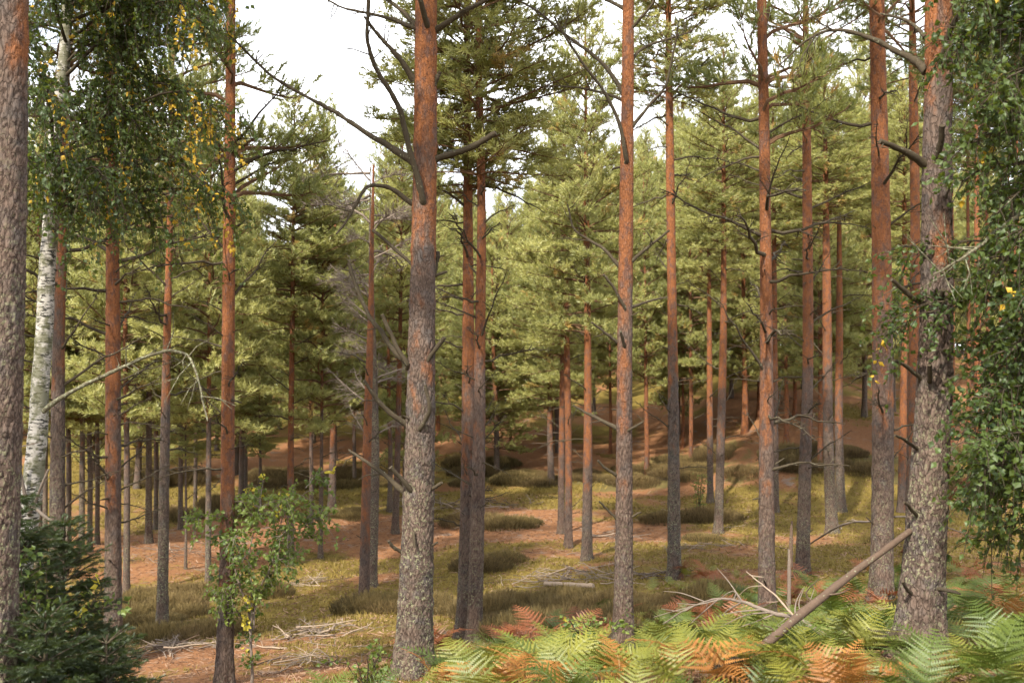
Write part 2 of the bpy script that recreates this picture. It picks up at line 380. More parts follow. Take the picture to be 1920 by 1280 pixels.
# ------------------------------------------------------------------ pine crowns and dead branches (shared meshes)
TU_A = tuft(15, .10, .58, 24, 62, 1); TU_B = tuft(10, .14, .64, 24, 68, 2)
def pine_crown(seed, H, R, whorls, kind):
    r = np.random.default_rng(seed); mb = MB(); P = []; D = []; S = []; T = []
    for i in range(whorls):
        t = (i + r.uniform(.1, .9)) / whorls; z0 = H * t * .97
        if kind == 'tall': prof = (.55 + .9 * t) if t < .4 else max(.12, .91 * (1 - ((t - .4) / .62) ** 2) + .05)
        else: prof = max(.1, (.75 + .6 * t) if t < .25 else (.93 * (1 - ((t - .25) / .78) ** 1.35) + .07))
        nb = r.integers(3, 6) if kind == 'tall' else r.integers(4, 6)
        az0 = r.uniform(0, 2 * PI)
        for b in range(nb):
            if kind == 'tall' and t < .3 and r.random() < .35: continue
            Lm = R * prof * r.uniform(.65, 1.18); az = az0 + b * 2 * PI / nb + r.normal(0, .25)
            el = math.radians(6 + 46 * t ** 1.4 + r.normal(0, 9)); droop = r.uniform(.05, .28) * (1 - .6 * t)
            s = np.linspace(0, 1, 7); rad = Lm * s; zz = z0 + Lm * (math.tan(el) * s - droop * s ** 2 * 1.6 + droop * 1.2 * s ** 3)
            wob = np.cumsum(r.normal(0, .03, 7)) * Lm
            ca, sa = math.cos(az), math.sin(az)
            path = np.stack([rad * ca - wob * sa, rad * sa + wob * ca, zz], 1); path[0] = (0, 0, z0 - .05)
            add_tube(mb, path, np.linspace(.012 + .011 * Lm, .005, 7), 5, 0)
            br_t = r.uniform(0, .75)
            k = max(4, int(Lm / (.105 if kind == 'tall' else .12)))
            for q in range(k):
                u = (.34 if kind == 'tall' else .2) + (1 - (.34 if kind == 'tall' else .2)) * (q + r.random()) / k; u = min(u, .99)
                x = u * 6; i0 = int(x); p = path[i0] + (path[i0 + 1] - path[i0]) * (x - i0) if i0 < 6 else path[6]
                tg = path[min(i0 + 1, 6)] - path[i0]; tg /= np.linalg.norm(tg) + 1e-9
                sd_ = 1 if q % 2 else -1; ang = sd_ * r.uniform(.45, 1.15); c_, s_ = math.cos(ang), math.sin(ang)
                d = np.array([tg[0] * c_ - tg[1] * s_, tg[0] * s_ + tg[1] * c_, tg[2] + r.uniform(-.12, .42)]); d /= np.linalg.norm(d)
                l = (.20 + .42 * Lm * (1 - u) * .8) * r.uniform(.7, 1.25); l = min(l, .95)
                e = p + d * l + np.array([0, 0, .16 * l]); mid = p + d * l * .5
                add_tube(mb, np.array([p, mid, e]), np.array([.007, .005, .003]), 3, 0)
                m_ = max(2, int(l / .085)); uu = np.linspace(.22, 1, m_)
                pts = p + (e - p) * uu[:, None] + r.normal(0, .035, (m_, 3)); dd = d + r.normal(0, .55, (m_, 3)) + np.array([0, 0, .45])
                P.append(pts); D.append(dd); S.append(r.uniform(.12, .19, m_)); tt = np.clip(br_t + r.normal(0, .22, m_), 0, 1)
                if r.random() < .035 and u < .62: tt = tt * 0 + 1.6
                T.append(tt)
            P.append(path[6:7]); D.append((path[6] - path[5])[None] + .1); S.append(np.array([.18])); T.append(np.array([br_t]))
    zt = np.linspace(.9, 1, 10)[:, None] * np.array([[0, 0, H]]); P.append(zt + r.normal(0, .05, zt.shape)); D.append(np.tile([0, 0, 1.], (10, 1)) + r.normal(0, .5, (10, 3))); S.append(np.full(10, .18)); T.append(np.full(10, .6))
    P, D, S, T = map(np.concatenate, (P, D, S, T))
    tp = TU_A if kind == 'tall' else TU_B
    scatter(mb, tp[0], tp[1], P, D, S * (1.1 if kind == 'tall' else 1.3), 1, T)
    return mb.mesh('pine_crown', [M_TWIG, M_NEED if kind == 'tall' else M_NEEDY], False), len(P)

TALL = []; BUSHY = []; _nt = 0
for s in range(6): me, k = pine_crown(100 + s, 7.0, 1.95, 17, 'tall'); TALL.append(me); _nt += k
for s in range(7): me, k = pine_crown(200 + s, 10.0, 2.1, 27, 'bushy'); BUSHY.append(me); _nt += k
print('tufts', _nt)

def dead_branch(seed, mat, fine=False):
    r = np.random.default_rng(seed); mb = MB(); n = 9; s = np.linspace(0, 1, n)
    up = r.uniform(-.1, .5); cv = r.uniform(-.5, .25)
    P = np.stack([s, np.cumsum(r.normal(0, .022, n)), up * s + cv * s * s + np.cumsum(r.normal(0, .015, n))], 1); P[0] = 0
    add_tube(mb, P, np.linspace(.020, .004, n), 6, 0)
    for q in range(r.integers(12, 20) * (2 if fine else 1)):
        u = r.uniform(.25, .97); i0 = int(u * (n - 1)); p = P[i0] + (P[i0 + 1] - P[i0]) * (u * (n - 1) - i0)
        a = r.choice([-1, 1]) * r.uniform(.4, 1.2); d = np.array([math.cos(a), math.sin(a), r.uniform(-.5, .6)]); l = r.uniform(.08, .38) * (1.15 - u) * (1.5 if fine else 1)
        e = p + d * l; md = p + d * l * .5 + r.normal(0, .02, 3)
        add_tube(mb, np.array([p, md, e]), np.array([.006, .0045, .002]), 4, 0)
        if r.random() < .5 or fine:
            for _ in range(3 if fine else 1):
                f = md + (d + r.normal(0, .6, 3)) * l * .5; add_tube(mb, np.array([md, f]), np.array([.0035, .002]), 3, 0)
    return mb.mesh('dead_branch', [mat])
DEAD = [dead_branch(300 + i, M_DEAD) for i in range(10)]
GREYB = [dead_branch(330 + i, M_GREY, True) for i in range(5)]
def stub_mesh(seed):
    r = np.random.default_rng(seed); mb = MB(); s = np.linspace(0, 1, 5)
    P = np.stack([s, np.cumsum(r.normal(0, .05, 5)), r.uniform(-.2, .7) * s + r.uniform(-.2, .2) * s * s], 1); P[0] = 0
    add_tube(mb, P, np.array([.11, .085, .075, .07, .035]), 7, 0, caps=True); return mb.mesh('branch_stub', [M_DEAD])
STUB = [stub_mesh(350 + i) for i in range(6)]

# ------------------------------------------------------------------ pines
def worley(u, v, nu, seed):
    r = np.random.default_rng(seed); nv = int(v.max()) + 4; J = r.random((nu, nv, 2))
    iu = np.floor(u).astype(int); iv = np.floor(v).astype(int); d1 = np.full(u.shape, 9.); d2 = np.full(u.shape, 9.)
    for a in (-1, 0, 1):
        for b in (-1, 0, 1):
            j = J[(iu + a) % nu, np.clip(iv + b, 0, nv - 1)]; d = np.hypot(iu + a + j[..., 0] - u, iv + b + j[..., 1] - v)
            d2 = np.where(d < d1, d1, np.minimum(d2, d)); d1 = np.minimum(d1, d)
    return d2 - d1

def trunk_mesh(path, rad, line, seed, fine, mat=None, flare=.35):
    """path/rad: dense centreline in local metres; line: height where the orange bark starts"""
    r = np.random.default_rng(seed); n = len(path); k = {2: 84, 1: 34, 0: 14}[fine]
    T, X, Y = frames(path); a = np.arange(k) * 2 * PI / k; z = path[:, 2]
    R = rad * (1 + flare * np.exp(-np.maximum(z, 0) / .22))
    lob = 1 + .10 * np.exp(-np.maximum(z, 0) / .5)[:, None] * np.cos(a[None] * 5 + seed) + .035 * np.sin(a[None] * 2 + z[:, None] * .9 + seed)
    uu = np.tile(a / (2 * PI), (n, 1)); zz = np.repeat(z[:, None], k, 1)
    nu = max(7, int(2 * PI * rad[0] / .040)); low = 1 - sstep(line - 1.3, line + 1.2, zz)
    rel = np.zeros((n, k))
    if fine:
        wrp = 2.2 * (fbm(uu * nu, zz * 7, seed, 4) - .5)
        e = worley(uu * nu + wrp, (zz - z.min()) / .075 + wrp, nu, seed); pl = sstep(.02, .32, e)
        rel = (pl - 1) * low
        dsp = rel * .007 + (fbm(uu * nu * 3 + 7, zz * 26, seed + 4, 4) - .5) * (.012 * low + .006)
        e2 = worley(uu * nu * 1.3 + 3, (zz - z.min()) / .085, max(4, int(nu * 1.3)), seed + 9); dsp = dsp + (sstep(0, .2, e2) - 1) * .004 * (1 - low)
    else: dsp = np.zeros((n, k))
    # swollen whorls
    for h in np.arange(r.uniform(.4, .8), z.max(), .52):
        dsp = dsp + (.05 * rad[:, None]) * np.exp(-((zz - h - r.uniform(-.1, .1)) / .05) ** 2)
    RR = R[:, None] * lob + dsp * np.clip(R[:, None] / .12, .3, 1)
    V = path[:, None] + RR[..., None] * (np.cos(a)[None, :, None] * X[:, None] + np.sin(a)[None, :, None] * Y[:, None])
    i = np.arange(n - 1)[:, None] * k; j = np.arange(k)[None]; jn = (j + 1) % k
    F = np.stack([i + j, i + jn, i + k + jn, i + k + j], -1).reshape(-1, 4)
    mb = MB(); mb.add(V.reshape(-1, 3), F, 0, rel.ravel(), (zz - line).ravel()); return mb.mesh('trunk', [mat or M_BARK])

LAND = {}
class Pine: pass
def trunk_path(pts, H, depth, fine, base=None):
    x, y, _ = pts[0]
    b = hit(x, y) if depth is None else None
    if b is None:
        p = at(x, y, depth); b = np.array([p[0], depth, float(terrain(p[0], depth))])
    dep = b[1]; W = [at(px, py, dep) for px, py, _ in pts]; Rr = [pw / 2 * dep / FPX for _, _, pw in pts]
    W = np.array(W); Rr = np.array(Rr)
    if depth is None: W[0] = b
    if W[0][2] > b[2] + .05: W = np.vstack([[W[0][0] - (W[1][0] - W[0][0]) * .1, dep, b[2]], W]); Rr = np.concatenate([[Rr[0] * 1.04], Rr])
    L_ = W - b
    d = L_[-1] - L_[-2]; d = d / np.linalg.norm(d); d = d * .5 + np.array([0, 0, .5]); d /= d[2]
    top = L_[-1] + d * max(.5, H - L_[-1][2]); mid = (L_[-1] + top) / 2
    r_top = .02; P = np.vstack([L_[0] - (L_[1] - L_[0]) / np.linalg.norm(L_[1] - L_[0]) * .3, L_, mid, top]); R = np.concatenate([[Rr[0]], Rr, [Rr[-1] * .62, r_top]])
    step = {2: .017, 1: .05, 0: .3}[fine]
    # resample by height
    n0 = 400; S = spline(P, n0); RR = np.interp(np.linspace(0, len(P) - 1, n0), np.arange(len(P)), R)
    zs = np.maximum.accumulate(S[:, 2] + np.arange(n0) * 1e-6)
    zfine = np.concatenate([np.arange(-.28, L_[-1][2] + .6, step), np.arange(L_[-1][2] + .6, H, .25)])
    path = np.stack([np.interp(zfine, zs, S[:, 0]), np.interp(zfine, zs, S[:, 1]), zfine], 1); rad = np.interp(zfine, zs, RR)
    return b, path, rad

def cpt(T, h): return np.array([np.interp(h, T.path[:, 2], T.path[:, i]) for i in range(3)])
def crad(T, h): return float(np.interp(h, T.path[:, 2], T.rad))
def zpx(T, py): return at(960, py, T.b[1])[2] - T.b[2]

def pine(key, label, pts, H, line_py, crown=None, depth=None, fine=1, dead=0, dead_py=(900, 300), dlen=(.5, 1.3), stubs=0, group=None, grey=False, name='pine_tree'):
    T = Pine(); seed = abs(hash(key)) % 1000 if not isinstance(key, int) else key
    r = np.random.default_rng(seed + 5)
    T.b, T.path, T.rad = trunk_path(pts, H, depth, fine); T.root = thing(name, label, 'tree', tuple(T.b), group); T.H = H
    T.trunk = obj('trunk', trunk_mesh(T.path, T.rad, zpx(T, line_py), seed, fine), T.root)
    if crown:
        kind, idx, base_py, R = crown; hb = zpx(T, base_py); me = (TALL if kind == 'tall' else BUSHY)[idx]
        h0, r0 = (7., 1.95) if kind == 'tall' else (10., 2.1); c = cpt(T, hb + .3 * (H - hb))
        obj('crown', me, T.root, (c[0], c[1], hb), (0, 0, r.uniform(0, 2 * PI)), (R / r0, R / r0, (H + .25 - hb) / h0))
    h1, h2 = zpx(T, dead_py[0]), zpx(T, dead_py[1]); h = h1; k = 0
    while k < dead:
        h = h1 + (h2 - h1) * (k + r.uniform(-.3, .3)) / max(1, dead); az = r.uniform(0, 2 * PI); c = cpt(T, h); l = r.uniform(*dlen) * (.7 + .5 * k / dead); rd = crad(T, h) * .6
        th = np.clip(crad(T, h) / .09, .55, 1.25)
        me = (GREYB if grey else DEAD)[r.integers(0, 5 if grey else 10)]
        obj('dead_branch', me, T.root, (c[0] + math.cos(az) * rd, c[1] + math.sin(az) * rd, h), (r.uniform(-.4, .4), -r.uniform(-.15, .55), az), (l, l * .9, l) if not grey else l * 1.2); k += 1
    for q in range(stubs):
        h = r.uniform(.5, max(1.2, h2)); az = r.uniform(0, 2 * PI); c = cpt(T, h); rd = crad(T, h) * .75; l = r.uniform(.10, .26)
        obj('branch_stub', STUB[r.integers(0, 6)], T.root, (c[0] + math.cos(az) * rd, c[1] + math.sin(az) * rd, h), (0, -r.uniform(0, .6), az), (l, l * .8, l * .8))
    LAND[key] = T; return T

def traced(T, pix, w0, w1, dz0=0., dz1=0., mat=None, twigs=0, seed=1, name='dead_branch', k=9):
    """a branch drawn along photo pixels; dz: how far in front of (-) or behind (+) the trunk's axis it runs"""
    r = np.random.default_rng(seed); n = len(pix); dep = T.b[1]
    P = np.array([at(px, py, dep + dz0 + (dz1 - dz0) * i / (n - 1)) for i, (px, py) in enumerate(pix)]) - T.b
    if dz0 < -.04: P = np.vstack([at(pix[0][0], pix[0][1] + 5, dep - .02) - T.b, P])
    m_ = max(8, n * 5); S = spline(P, m_); S += np.cumsum(r.normal(0, .0025, S.shape), 0); tt = np.linspace(0, 1, m_)
    R = (w0 + (w1 - w0) * tt) / 2 * dep / FPX; R = R * (1 + .35 * np.exp(-tt * 14)) * (1 + .08 * r.normal(size=m_))
    mb = MB(); add_tube(mb, S, R, k, 0, caps=True); ln = np.linalg.norm(np.diff(S, axis=0), axis=1).sum()
    T_, X, Y = frames(S)
    for q in range(twigs):
        i = int(r.uniform(.3, .98) * (m_ - 1)); a = r.uniform(0, 2 * PI); d = T_[i] * r.uniform(.3, .9) + X[i] * math.cos(a) + Y[i] * math.sin(a); l = r.uniform(.08, .35) * min(1, ln)
        md = S[i] + d * l * .5 + r.normal(0, .02, 3); e = S[i] + d * l + r.normal(0, .03, 3)
        add_tube(mb, np.array([S[i], md, e]), np.array([min(R[i] * .6, .008), .005, .002]), 4, 0)
        f = md + (d + r.normal(0, .6, 3)) * l * .4; add_tube(mb, np.array([md, f]), np.array([.004, .002]), 3, 0)
    return obj(name, mb.mesh(name, [mat or M_DEAD]), T.root)

# --- centre pine
T = pine(1, 'thick lichen-flecked pine with many snapped dead limbs beside the twin pines', [(775, 1262, 66), (783, 1000, 58), (788, 800, 55), (792, 560, 50), (797, 300, 45), (799, 0, 40)], 17, 470, ('tall', 0, -330, 2.1), fine=2, stubs=5)
dr = -.10
for i, (pix, w0, w1, a, b, tw) in enumerate([
    ([(777, 152), (750, 113), (722, 80), (700, 55), (682, 35)], 11, 5, 0, -.3, 2),
    ([(794, 378), (783, 333), (768, 277), (753, 213), (738, 177), (715, 138), (700, 107), (693, 67), (696, 0), (700, -60)], 13, 6, -.13, -.9, 7),
    ([(775, 302), (735, 277), (700, 257), (640, 219), (610, 203), (520, 150), (457, 93), (420, 55)], 14, 3, 0, .5, 4),
    ([(812, 300), (873, 277), (927, 247)], 13, 10, 0, -.3, 0), ([(815, 57), (840, 40), (873, 18), (907, 0), (950, -30)], 12, 5, 0, -.4, 3),
    ([(782, 50), (757, 25), (727, 0), (700, -30)], 10, 5, 0, .3, 2), ([(780, 54), (740, 40), (693, 28), (640, 15), (600, -5)], 9, 3, 0, .6, 6),
    ([(800, 48), (787, 0), (775, -60)], 12, 8, -.11, -.5, 0), ([(776, 382), (745, 360), (720, 348), (693, 347), (677, 363), (660, 397), (643, 423), (630, 438)], 9, 3.5, 0, -.4, 4),
    ([(780, 502), (740, 465), (698, 430)], 8, 6, -.05, .1, 0), ([(778, 692), (740, 657), (716, 620), (693, 593), (670, 540), (655, 500)], 11, 7, 0, .25, 4),
    ([(765, 684), (746, 655), (730, 620), (718, 590)], 10, 7, -.08, -.2, 0), ([(790, 695), (813, 660), (837, 630)], 10, 8, -.08, -.2, 0),
    ([(768, 800), (720, 763), (680, 713)], 11, 6, 0, -.2, 2), ([(788, 806), (800, 785), (805, 765), (797, 722)], 9, 7, -.14, -.3, 0),
    ([(762, 925), (723, 890), (683, 863), (650, 842)], 11, 4, 0, .2, 3), ([(772, 920), (750, 895), (733, 876)], 11, 8, -.11, -.25, 0),
    ([(792, 928), (810, 917), (829, 905)], 9, 6, 0, -.1, 0), ([(760, 1036), (740, 1026), (728, 1012)], 8, 5, 0, -.1, 1), ([(798, 1030), (810, 1024), (822, 1017)], 7, 4, 0, -.1, 0),
    ([(812, 518), (825, 514), (838, 510)], 7, 5, 0, 0, 0), ([(811, 510), (818, 485), (822, 470)], 13, 9, .08, .1, 0), ([(775, 1000), (778, 1030)], 9, 4, -.15, -.22, 0), ([(812, 160), (818, 145), (822, 132)], 10, 7, -.02, -.05, 0)]):
    traced(T, pix, w0, w1, a, b, None, tw, 400 + i)
# --- big trunk on the right
T = pine(2, 'thickest lichen-covered pine with a leaning pole propped against it', [(1716, 1275, 92), (1727, 1120, 76), (1742, 900, 66), (1755, 640, 60), (1757, 300, 54), (1760, 0, 50)], 16, 215, ('tall', 1, -420, 2.2), fine=2, stubs=3, depth=7.4)
for i, (pix, w0, w1, a, b, tw) in enumerate([
    ([(1738, 135), (1715, 115), (1680, 97), (1623, 68), (1563, 55), (1513, 73), (1453, 123)], 15, 3, 0, .5, 9), ([(1740, 312), (1697, 283), (1652, 262)], 17, 9, 0, -.2, 1),
    ([(1760, 296), (1763, 268), (1767, 238)], 13, 10, -.13, -.3, 0), ([(1764, 125), (1780, 67), (1808, 13)], 12, 8, -.1, -.4, 1), ([(1738, 576), (1706, 550), (1673, 523)], 13, 6, 0, -.2, 2),
    ([(1762, 565), (1767, 545)], 12, 9, -.12, -.22, 0), ([(1745, 712), (1743, 680)], 11, 8, -.12, -.24, 0), ([(1730, 713), (1700, 687), (1676, 677)], 9, 6, 0, -.2, 0), ([(1765, 722), (1781, 712), (1797, 702)], 8, 5, -.1, -.2, 0),
    ([(1730, 853), (1700, 828), (1676, 816)], 8, 4, 0, -.2, 1), ([(1728, 978), (1708, 960), (1697, 946)], 9, 5, -.05, -.2, 1), ([(1712, 1116), (1697, 1103), (1687, 1088)], 10, 5, -.05, -.2, 0), ([(1735, 70), (1700, 40), (1650, 25)], 8, 3, 0, .4, 4)]):
    traced(T, pix, w0, w1, a, b, None, tw, 440 + i)
# --- slim pine right of centre
T = pine(3, 'straight pine with long upswept bare branches, ferns covering its foot', [(1168, 1228, 38), (1170, 1000, 33), (1171, 700, 29), (1174, 420, 26), (1178, 0, 21)], 17, 690, ('tall', 2, -150, 2.0), fine=2, stubs=5)
for i, (pix, w0, w1, a, b, tw) in enumerate([
    ([(1173, 300), (1160, 233), (1133, 173), (1103, 133), (1063, 73), (1040, 30)], 9, 3, -.08, -.6, 8), ([(1172, 180), (1140, 130), (1107, 100), (1057, 63), (1007, 20), (960, -5)], 9, 3, 0, .5, 12),
    ([(1172, 189), (1113, 170), (1063, 163), (1003, 166)], 6, 2, 0, .5, 9), ([(1180, 60), (1200, 35), (1220, 7), (1240, -30)], 7, 4, 0, -.3, 2), ([(1178, 122), (1207, 90), (1260, 73), (1300, 60)], 7, 3, 0, .3, 5),
    ([(1178, 246), (1223, 193), (1250, 160), (1262, 100), (1270, 50)], 7, 3, 0, -.4, 8), ([(1165, 502), (1130, 468), (1100, 450), (1073, 427), (1060, 380)], 7, 3, 0, .3, 4), ([(1176, 496), (1213, 463), (1256, 430)], 8, 4, 0, -.2, 3),
    ([(1171, 580), (1150, 540), (1133, 515)], 7, 4, -.08, -.2, 2), ([(1178, 579), (1215, 563), (1250, 555)], 6, 3, 0, .2, 2), ([(1162, 643), (1130, 622), (1108, 606)], 6, 4, 0, -.1, 1), ([(1170, 647), (1165, 622)], 8, 5, -.1, -.2, 0),
    ([(1165, 806), (1106, 776), (1074, 758)], 8, 3, 0, .2, 3), ([(1172, 812), (1206, 793)], 7, 4, -.06, -.1, 0), ([(1162, 893), (1140, 880), (1122, 865)], 7, 4, 0, -.1, 0), ([(1163, 978), (1140, 958), (1122, 940)], 6, 3, 0, -.1, 0), ([(1173, 976), (1202, 960)], 6, 3, 0, -.1, 0),
    ([(1175, 20), (1120, -10), (1060, -50)], 8, 4, 0, .3, 3)]):
    traced(T, pix, w0, w1, a, b, None, tw, 470 + i)
# --- further pines whose trunks stand out singly
pine(4, 'slightly thicker stem of the twin pines growing side by side', [(871, 1197, 34), (877, 900, 26), (878, 640, 22), (877, 300, 17), (876, 180, 14)], 13, 800, ('bushy', 3, 380, 1.3), dead=22, dead_py=(980, 330), stubs=7)
pine(5, 'slimmer stem of the twin pines with a bushy green crown', [(889, 1203, 30), (897, 900, 24), (900, 640, 20), (903, 400, 17), (898, 150, 14), (897, 20, 11)], 13.5, 730, ('bushy', 4, 340, 1.85), dead=22, dead_py=(950, 300), stubs=5)
pine(6, 'straight slim pine between the ferny pine and the heather hollow', [(1264, 1085, 26), (1263, 860, 21), (1261, 640, 19), (1255, 200, 14), (1253, 0, 11)], 16, 690, ('bushy', 5, 200, 1.6), dead=26, dead_py=(900, 120), stubs=6)
pine(7, 'orange-topped pine standing over rusty ferns and an arched dead branch', [(1438, 1167, 32), (1437, 900, 27), (1437, 640, 24), (1433, 250, 20), (1428, 0, 17)], 16.5, 770, ('tall', 0, 330, 1.75), dead=28, dead_py=(900, 200), dlen=(.7, 1.7), stubs=6)
pine(8, 'slim pine rising behind the short snapped grey snag', [(1504, 1078, 25), (1510, 860, 22), (1515, 640, 20), (1512, 200, 15)], 15.5, 720, ('tall', 1, 300, 1.8), dead=26, dead_py=(880, 250), dlen=(.6, 1.5), stubs=5)
pine(9, 'leaning slim pine on the grassy bank behind the bowed stick', [(1560, 1000, 22), (1553, 820, 19), (1550, 520, 15)], 14, 700, ('bushy', 0, 420, 1.7), dead=12, dead_py=(850, 500), stubs=3)
pine(10, 'slim pale-footed pine beside the leaning pine on the grassy bank', [(1577, 960, 18), (1573, 800, 15), (1574, 590, 12)], 14, 760, ('bushy', 1, 400, 1.8), dead=9, dead_py=(830, 520))
pine(11, 'broad straight orange pine with dark foot behind the leaning pole', [(1653, 1132, 44), (1655, 900, 40), (1655, 640, 36), (1650, 300, 32), (1644, 0, 28)], 17, 640, ('tall', 2, 60, 2.0), dead=14, dead_py=(880, 60), dlen=(.7, 1.5), stubs=4)
pine(12, 'orange pine half hidden behind the thickest lichen-covered trunk', [(1708, 1060, 24), (1713, 800, 22), (1716, 430, 18), (1712, 150, 15)], 15.5, 800, ('tall', 3, 150, 1.9), dead=14, dead_py=(850, 150), stubs=2)
pine(13, 'thin orange pine between the broad straight pine and the thickest trunk', [(1690, 960, 15), (1693, 800, 13), (1696, 560, 11)], 14, 880, ('bushy', 2, 480, 1.6), dead=8, dead_py=(850, 500))
pine(14, 'slim pine with glowing orange stem behind the leafy birch sapling', [(421, 1288, 32), (426, 1000, 27), (428, 640, 24), (431, 300, 20), (433, 60, 17)], 15.5, 1010, ('tall', 4, 430, 1.75), fine=1, dead=22, dead_py=(940, 250), dlen=(.5, 1.3), stubs=6)
pine(15, 'pine with orange upper stem beside the dark young spruces', [(212, 1255, 35), (212, 1000, 30), (212, 640, 26), (210, 350, 20), (208, 180, 17)], 14.5, 850, ('tall', 5, 330, 1.9), fine=1, dead=32, dead_py=(980, 330), dlen=(.7, 1.6), stubs=8)
pine(16, 'slender pine with lichen-spotted foot in dry grass beside a heather patch', [(304, 1182, 22), (308, 900, 18), (313, 640, 14), (318, 440, 12)], 14, 720, ('tall', 3, 480, 1.75), dead=20, dead_py=(900, 420), dlen=(.6, 1.5), stubs=5)
pine(17, 'dark reddish pine standing directly beside the leaning birch', [(106, 1150, 29), (108, 900, 26), (110, 640, 22), (118, 380, 17)], 15, 600, ('tall', 1, 330, 1.8), depth=14.5, dead=18, dead_py=(950, 380), dlen=(.6, 1.6), stubs=4)
pine(18, 'lopsided pine with vivid orange stem leaning against its grey neighbour', [(682, 1125, 20), (686, 950, 17), (690, 760, 15), (694, 640, 13)], 9.5, 960, None, dead=10, dead_py=(950, 650), dlen=(.4, 1.0), stubs=3)
pine(19, 'dying pinkish pine with a haze of fine bare grey twigs', [(697, 1100, 18), (703, 900, 16), (702, 760, 15), (697, 560, 10), (694, 460, 5.5), (694, 380, 2.2)], 9.9, -500, None, dead=38, dead_py=(830, 310), dlen=(.7, 1.5), grey=True)
pine(20, 'pale straight pine standing in litter behind the brushwood and pale log', [(1100, 1050, 19), (1102, 850, 17), (1102, 640, 13), (1100, 440, 11)], 14, 860, ('bushy', 3, 640, 1.75), dead=13, dead_py=(960, 520), dlen=(.5, 1.2), stubs=4)
pine(21, 'dark-footed thin pine, shorter-looking of the close pair behind the heather mound', [(1052, 1000, 13), (1053, 850, 12), (1055, 640, 9)], 13, 840, ('bushy', 4, 700, 1.6), dead=8, dead_py=(960, 700))
pine(22, 'orange-stemmed thin pine of the close pair behind the heather mound', [(1066, 1026, 15), (1066, 850, 13), (1062, 600, 10)], 13, 900, ('bushy', 5, 660, 1.6), dead=8, dead_py=(960, 620))
pine(23, 'straight orange pine at the foot of the needle-covered bank', [(1347, 1000, 17), (1352, 800, 15), (1356, 640, 13), (1357, 470, 10)], 14.5, 760, ('bushy', 6, 480, 1.8), dead=12, dead_py=(900, 470), stubs=3)
pine(24, 'thin pine just behind the straight orange pine on the needle-covered bank', [(1332, 942, 12), (1331, 780, 11), (1330, 600, 9)], 14, 800, ('bushy', 0, 560, 1.8), dead=8, dead_py=(880, 600))
pine(25, 'thin dark pine tucked close behind the orange-topped pine', [(1454, 960, 13), (1453, 800, 12), (1452, 560, 10)], 14, 740, ('bushy', 1, 470, 1.9), dead=10, dead_py=(880, 480))
pine(26, 'thin orange pine rising from behind the birch sapling crown', [(545, 1060, 13), (545, 860, 12), (548, 620, 9)], 12.5, 900, ('bushy', 2, 620, 1.9), dead=10, dead_py=(900, 620))
pine(27, 'thick-footed pine beside heather between sapling and orange lopsided pine', [(622, 962, 16), (624, 860, 13), (626, 700, 11)], 12, 820, ('bushy', 3, 800, 2.0), dead=4, dead_py=(900, 760))
pine(28, 'dark pine standing on grey twig-strewn ground behind the slender lichen-spotted pine', [(279, 1018, 14), (279, 860, 11), (280, 640, 8)], 13, 700, ('bushy', 4, 690, 1.9), dead=10, dead_py=(980, 720))
pine(29, 'thin leaning pine just behind the thick lichen-flecked pine', [(741, 1000, 14), (745, 860, 11), (750, 640, 8)], 13, 800, ('bushy', 5, 660, 1.7), dead=7, dead_py=(930, 700))
pine(30, 'huge dark trunk of a close pine next to the birch', [(-6, 1290, 66), (2, 900, 66), (8, 640, 66), (16, 300, 64), (21, 0, 62)], 17, -150, ('tall', 0, -500, 2.3), depth=6.4, fine=2, stubs=0)
for k, (x, y, wd, top) in enumerate([(292, 992, 9, 700), (338, 992, 9, 700), (390, 1103, 11, 690), (237, 1112, 12, 640), (348, 1066, 5, 880), (153, 1040, 11, 740), (168, 1035, 10, 730), (182, 1020, 9, 760),
        (452, 935, 10, 760), (459, 930, 9, 740), (487, 950, 6, 780), (601, 1046, 9, 820), (731, 960, 10, 740), (583, 1000, 9, 800), (366, 950, 7, 760), (128, 1030, 10, 700), (72, 1060, 13, 640), (84, 1040, 10, 660)]):
    pine(60 + k, 'thin shaded pine standing in the brown litter among the slender pines', [(x, y, wd), (x + 1, (y + top) / 2, wd * .9), (x + 2 * (k % 3 - 1), top, wd * .72)], 11.5 + (k * 7 % 5) * .5 if wd > 6 else 5, 790,
         ('bushy', k % 7, 800 if wd > 6 else 860, 1.75 if wd > 6 else .7), fine=0, dead=6, dead_py=(y - 100, 780), dlen=(.4, 1.), group='thin shaded pines in the litter')
for k, (x, y, wd, top) in enumerate([(957, 830, 6, 770), (1212, 890, 10, 780), (1295, 872, 8, 640), (1396, 812, 12, 700), (1474, 830, 9, 700), (1537, 880, 9, 560), (1540, 860, 8, 640), (1144, 850, 6, 720), (1490, 780, 8, 700), (820, 825, 9, 760), (1280, 840, 6, 700), (1422, 780, 7, 640)]):
    pine(80 + k, 'thin distant pine rooted on the orange needle bank', [(x, y, wd), (x + 1, (y + top) / 2, wd * .92), (x, top, wd * .8)], 13 + (k * 5 % 4) * .6, 900, ('bushy', (k + 2) % 7, 720, 1.9), fine=0, dead=6, dead_py=(y - 30, 650), group='thin pines on the needle bank')
for k, (x, y, wd) in enumerate([(1832, 905, 15), (1876, 880, 10), (1906, 900, 15), (1851, 860, 8), (1892, 850, 7), (1815, 850, 8), (1785, 880, 9), (1925, 880, 12)]):
    pine(95 + k, 'bare-stemmed pine in the bright glade beyond the leafy birch boughs', [(x, y, wd), (x + 1, 740, wd * .92), (x + 1, 560, wd * .82)], 17 + k % 3, 860, ('tall', k % 6, 330, 1.9), fine=0, dead=7, dead_py=(820, 420), group='pines in the bright glade')

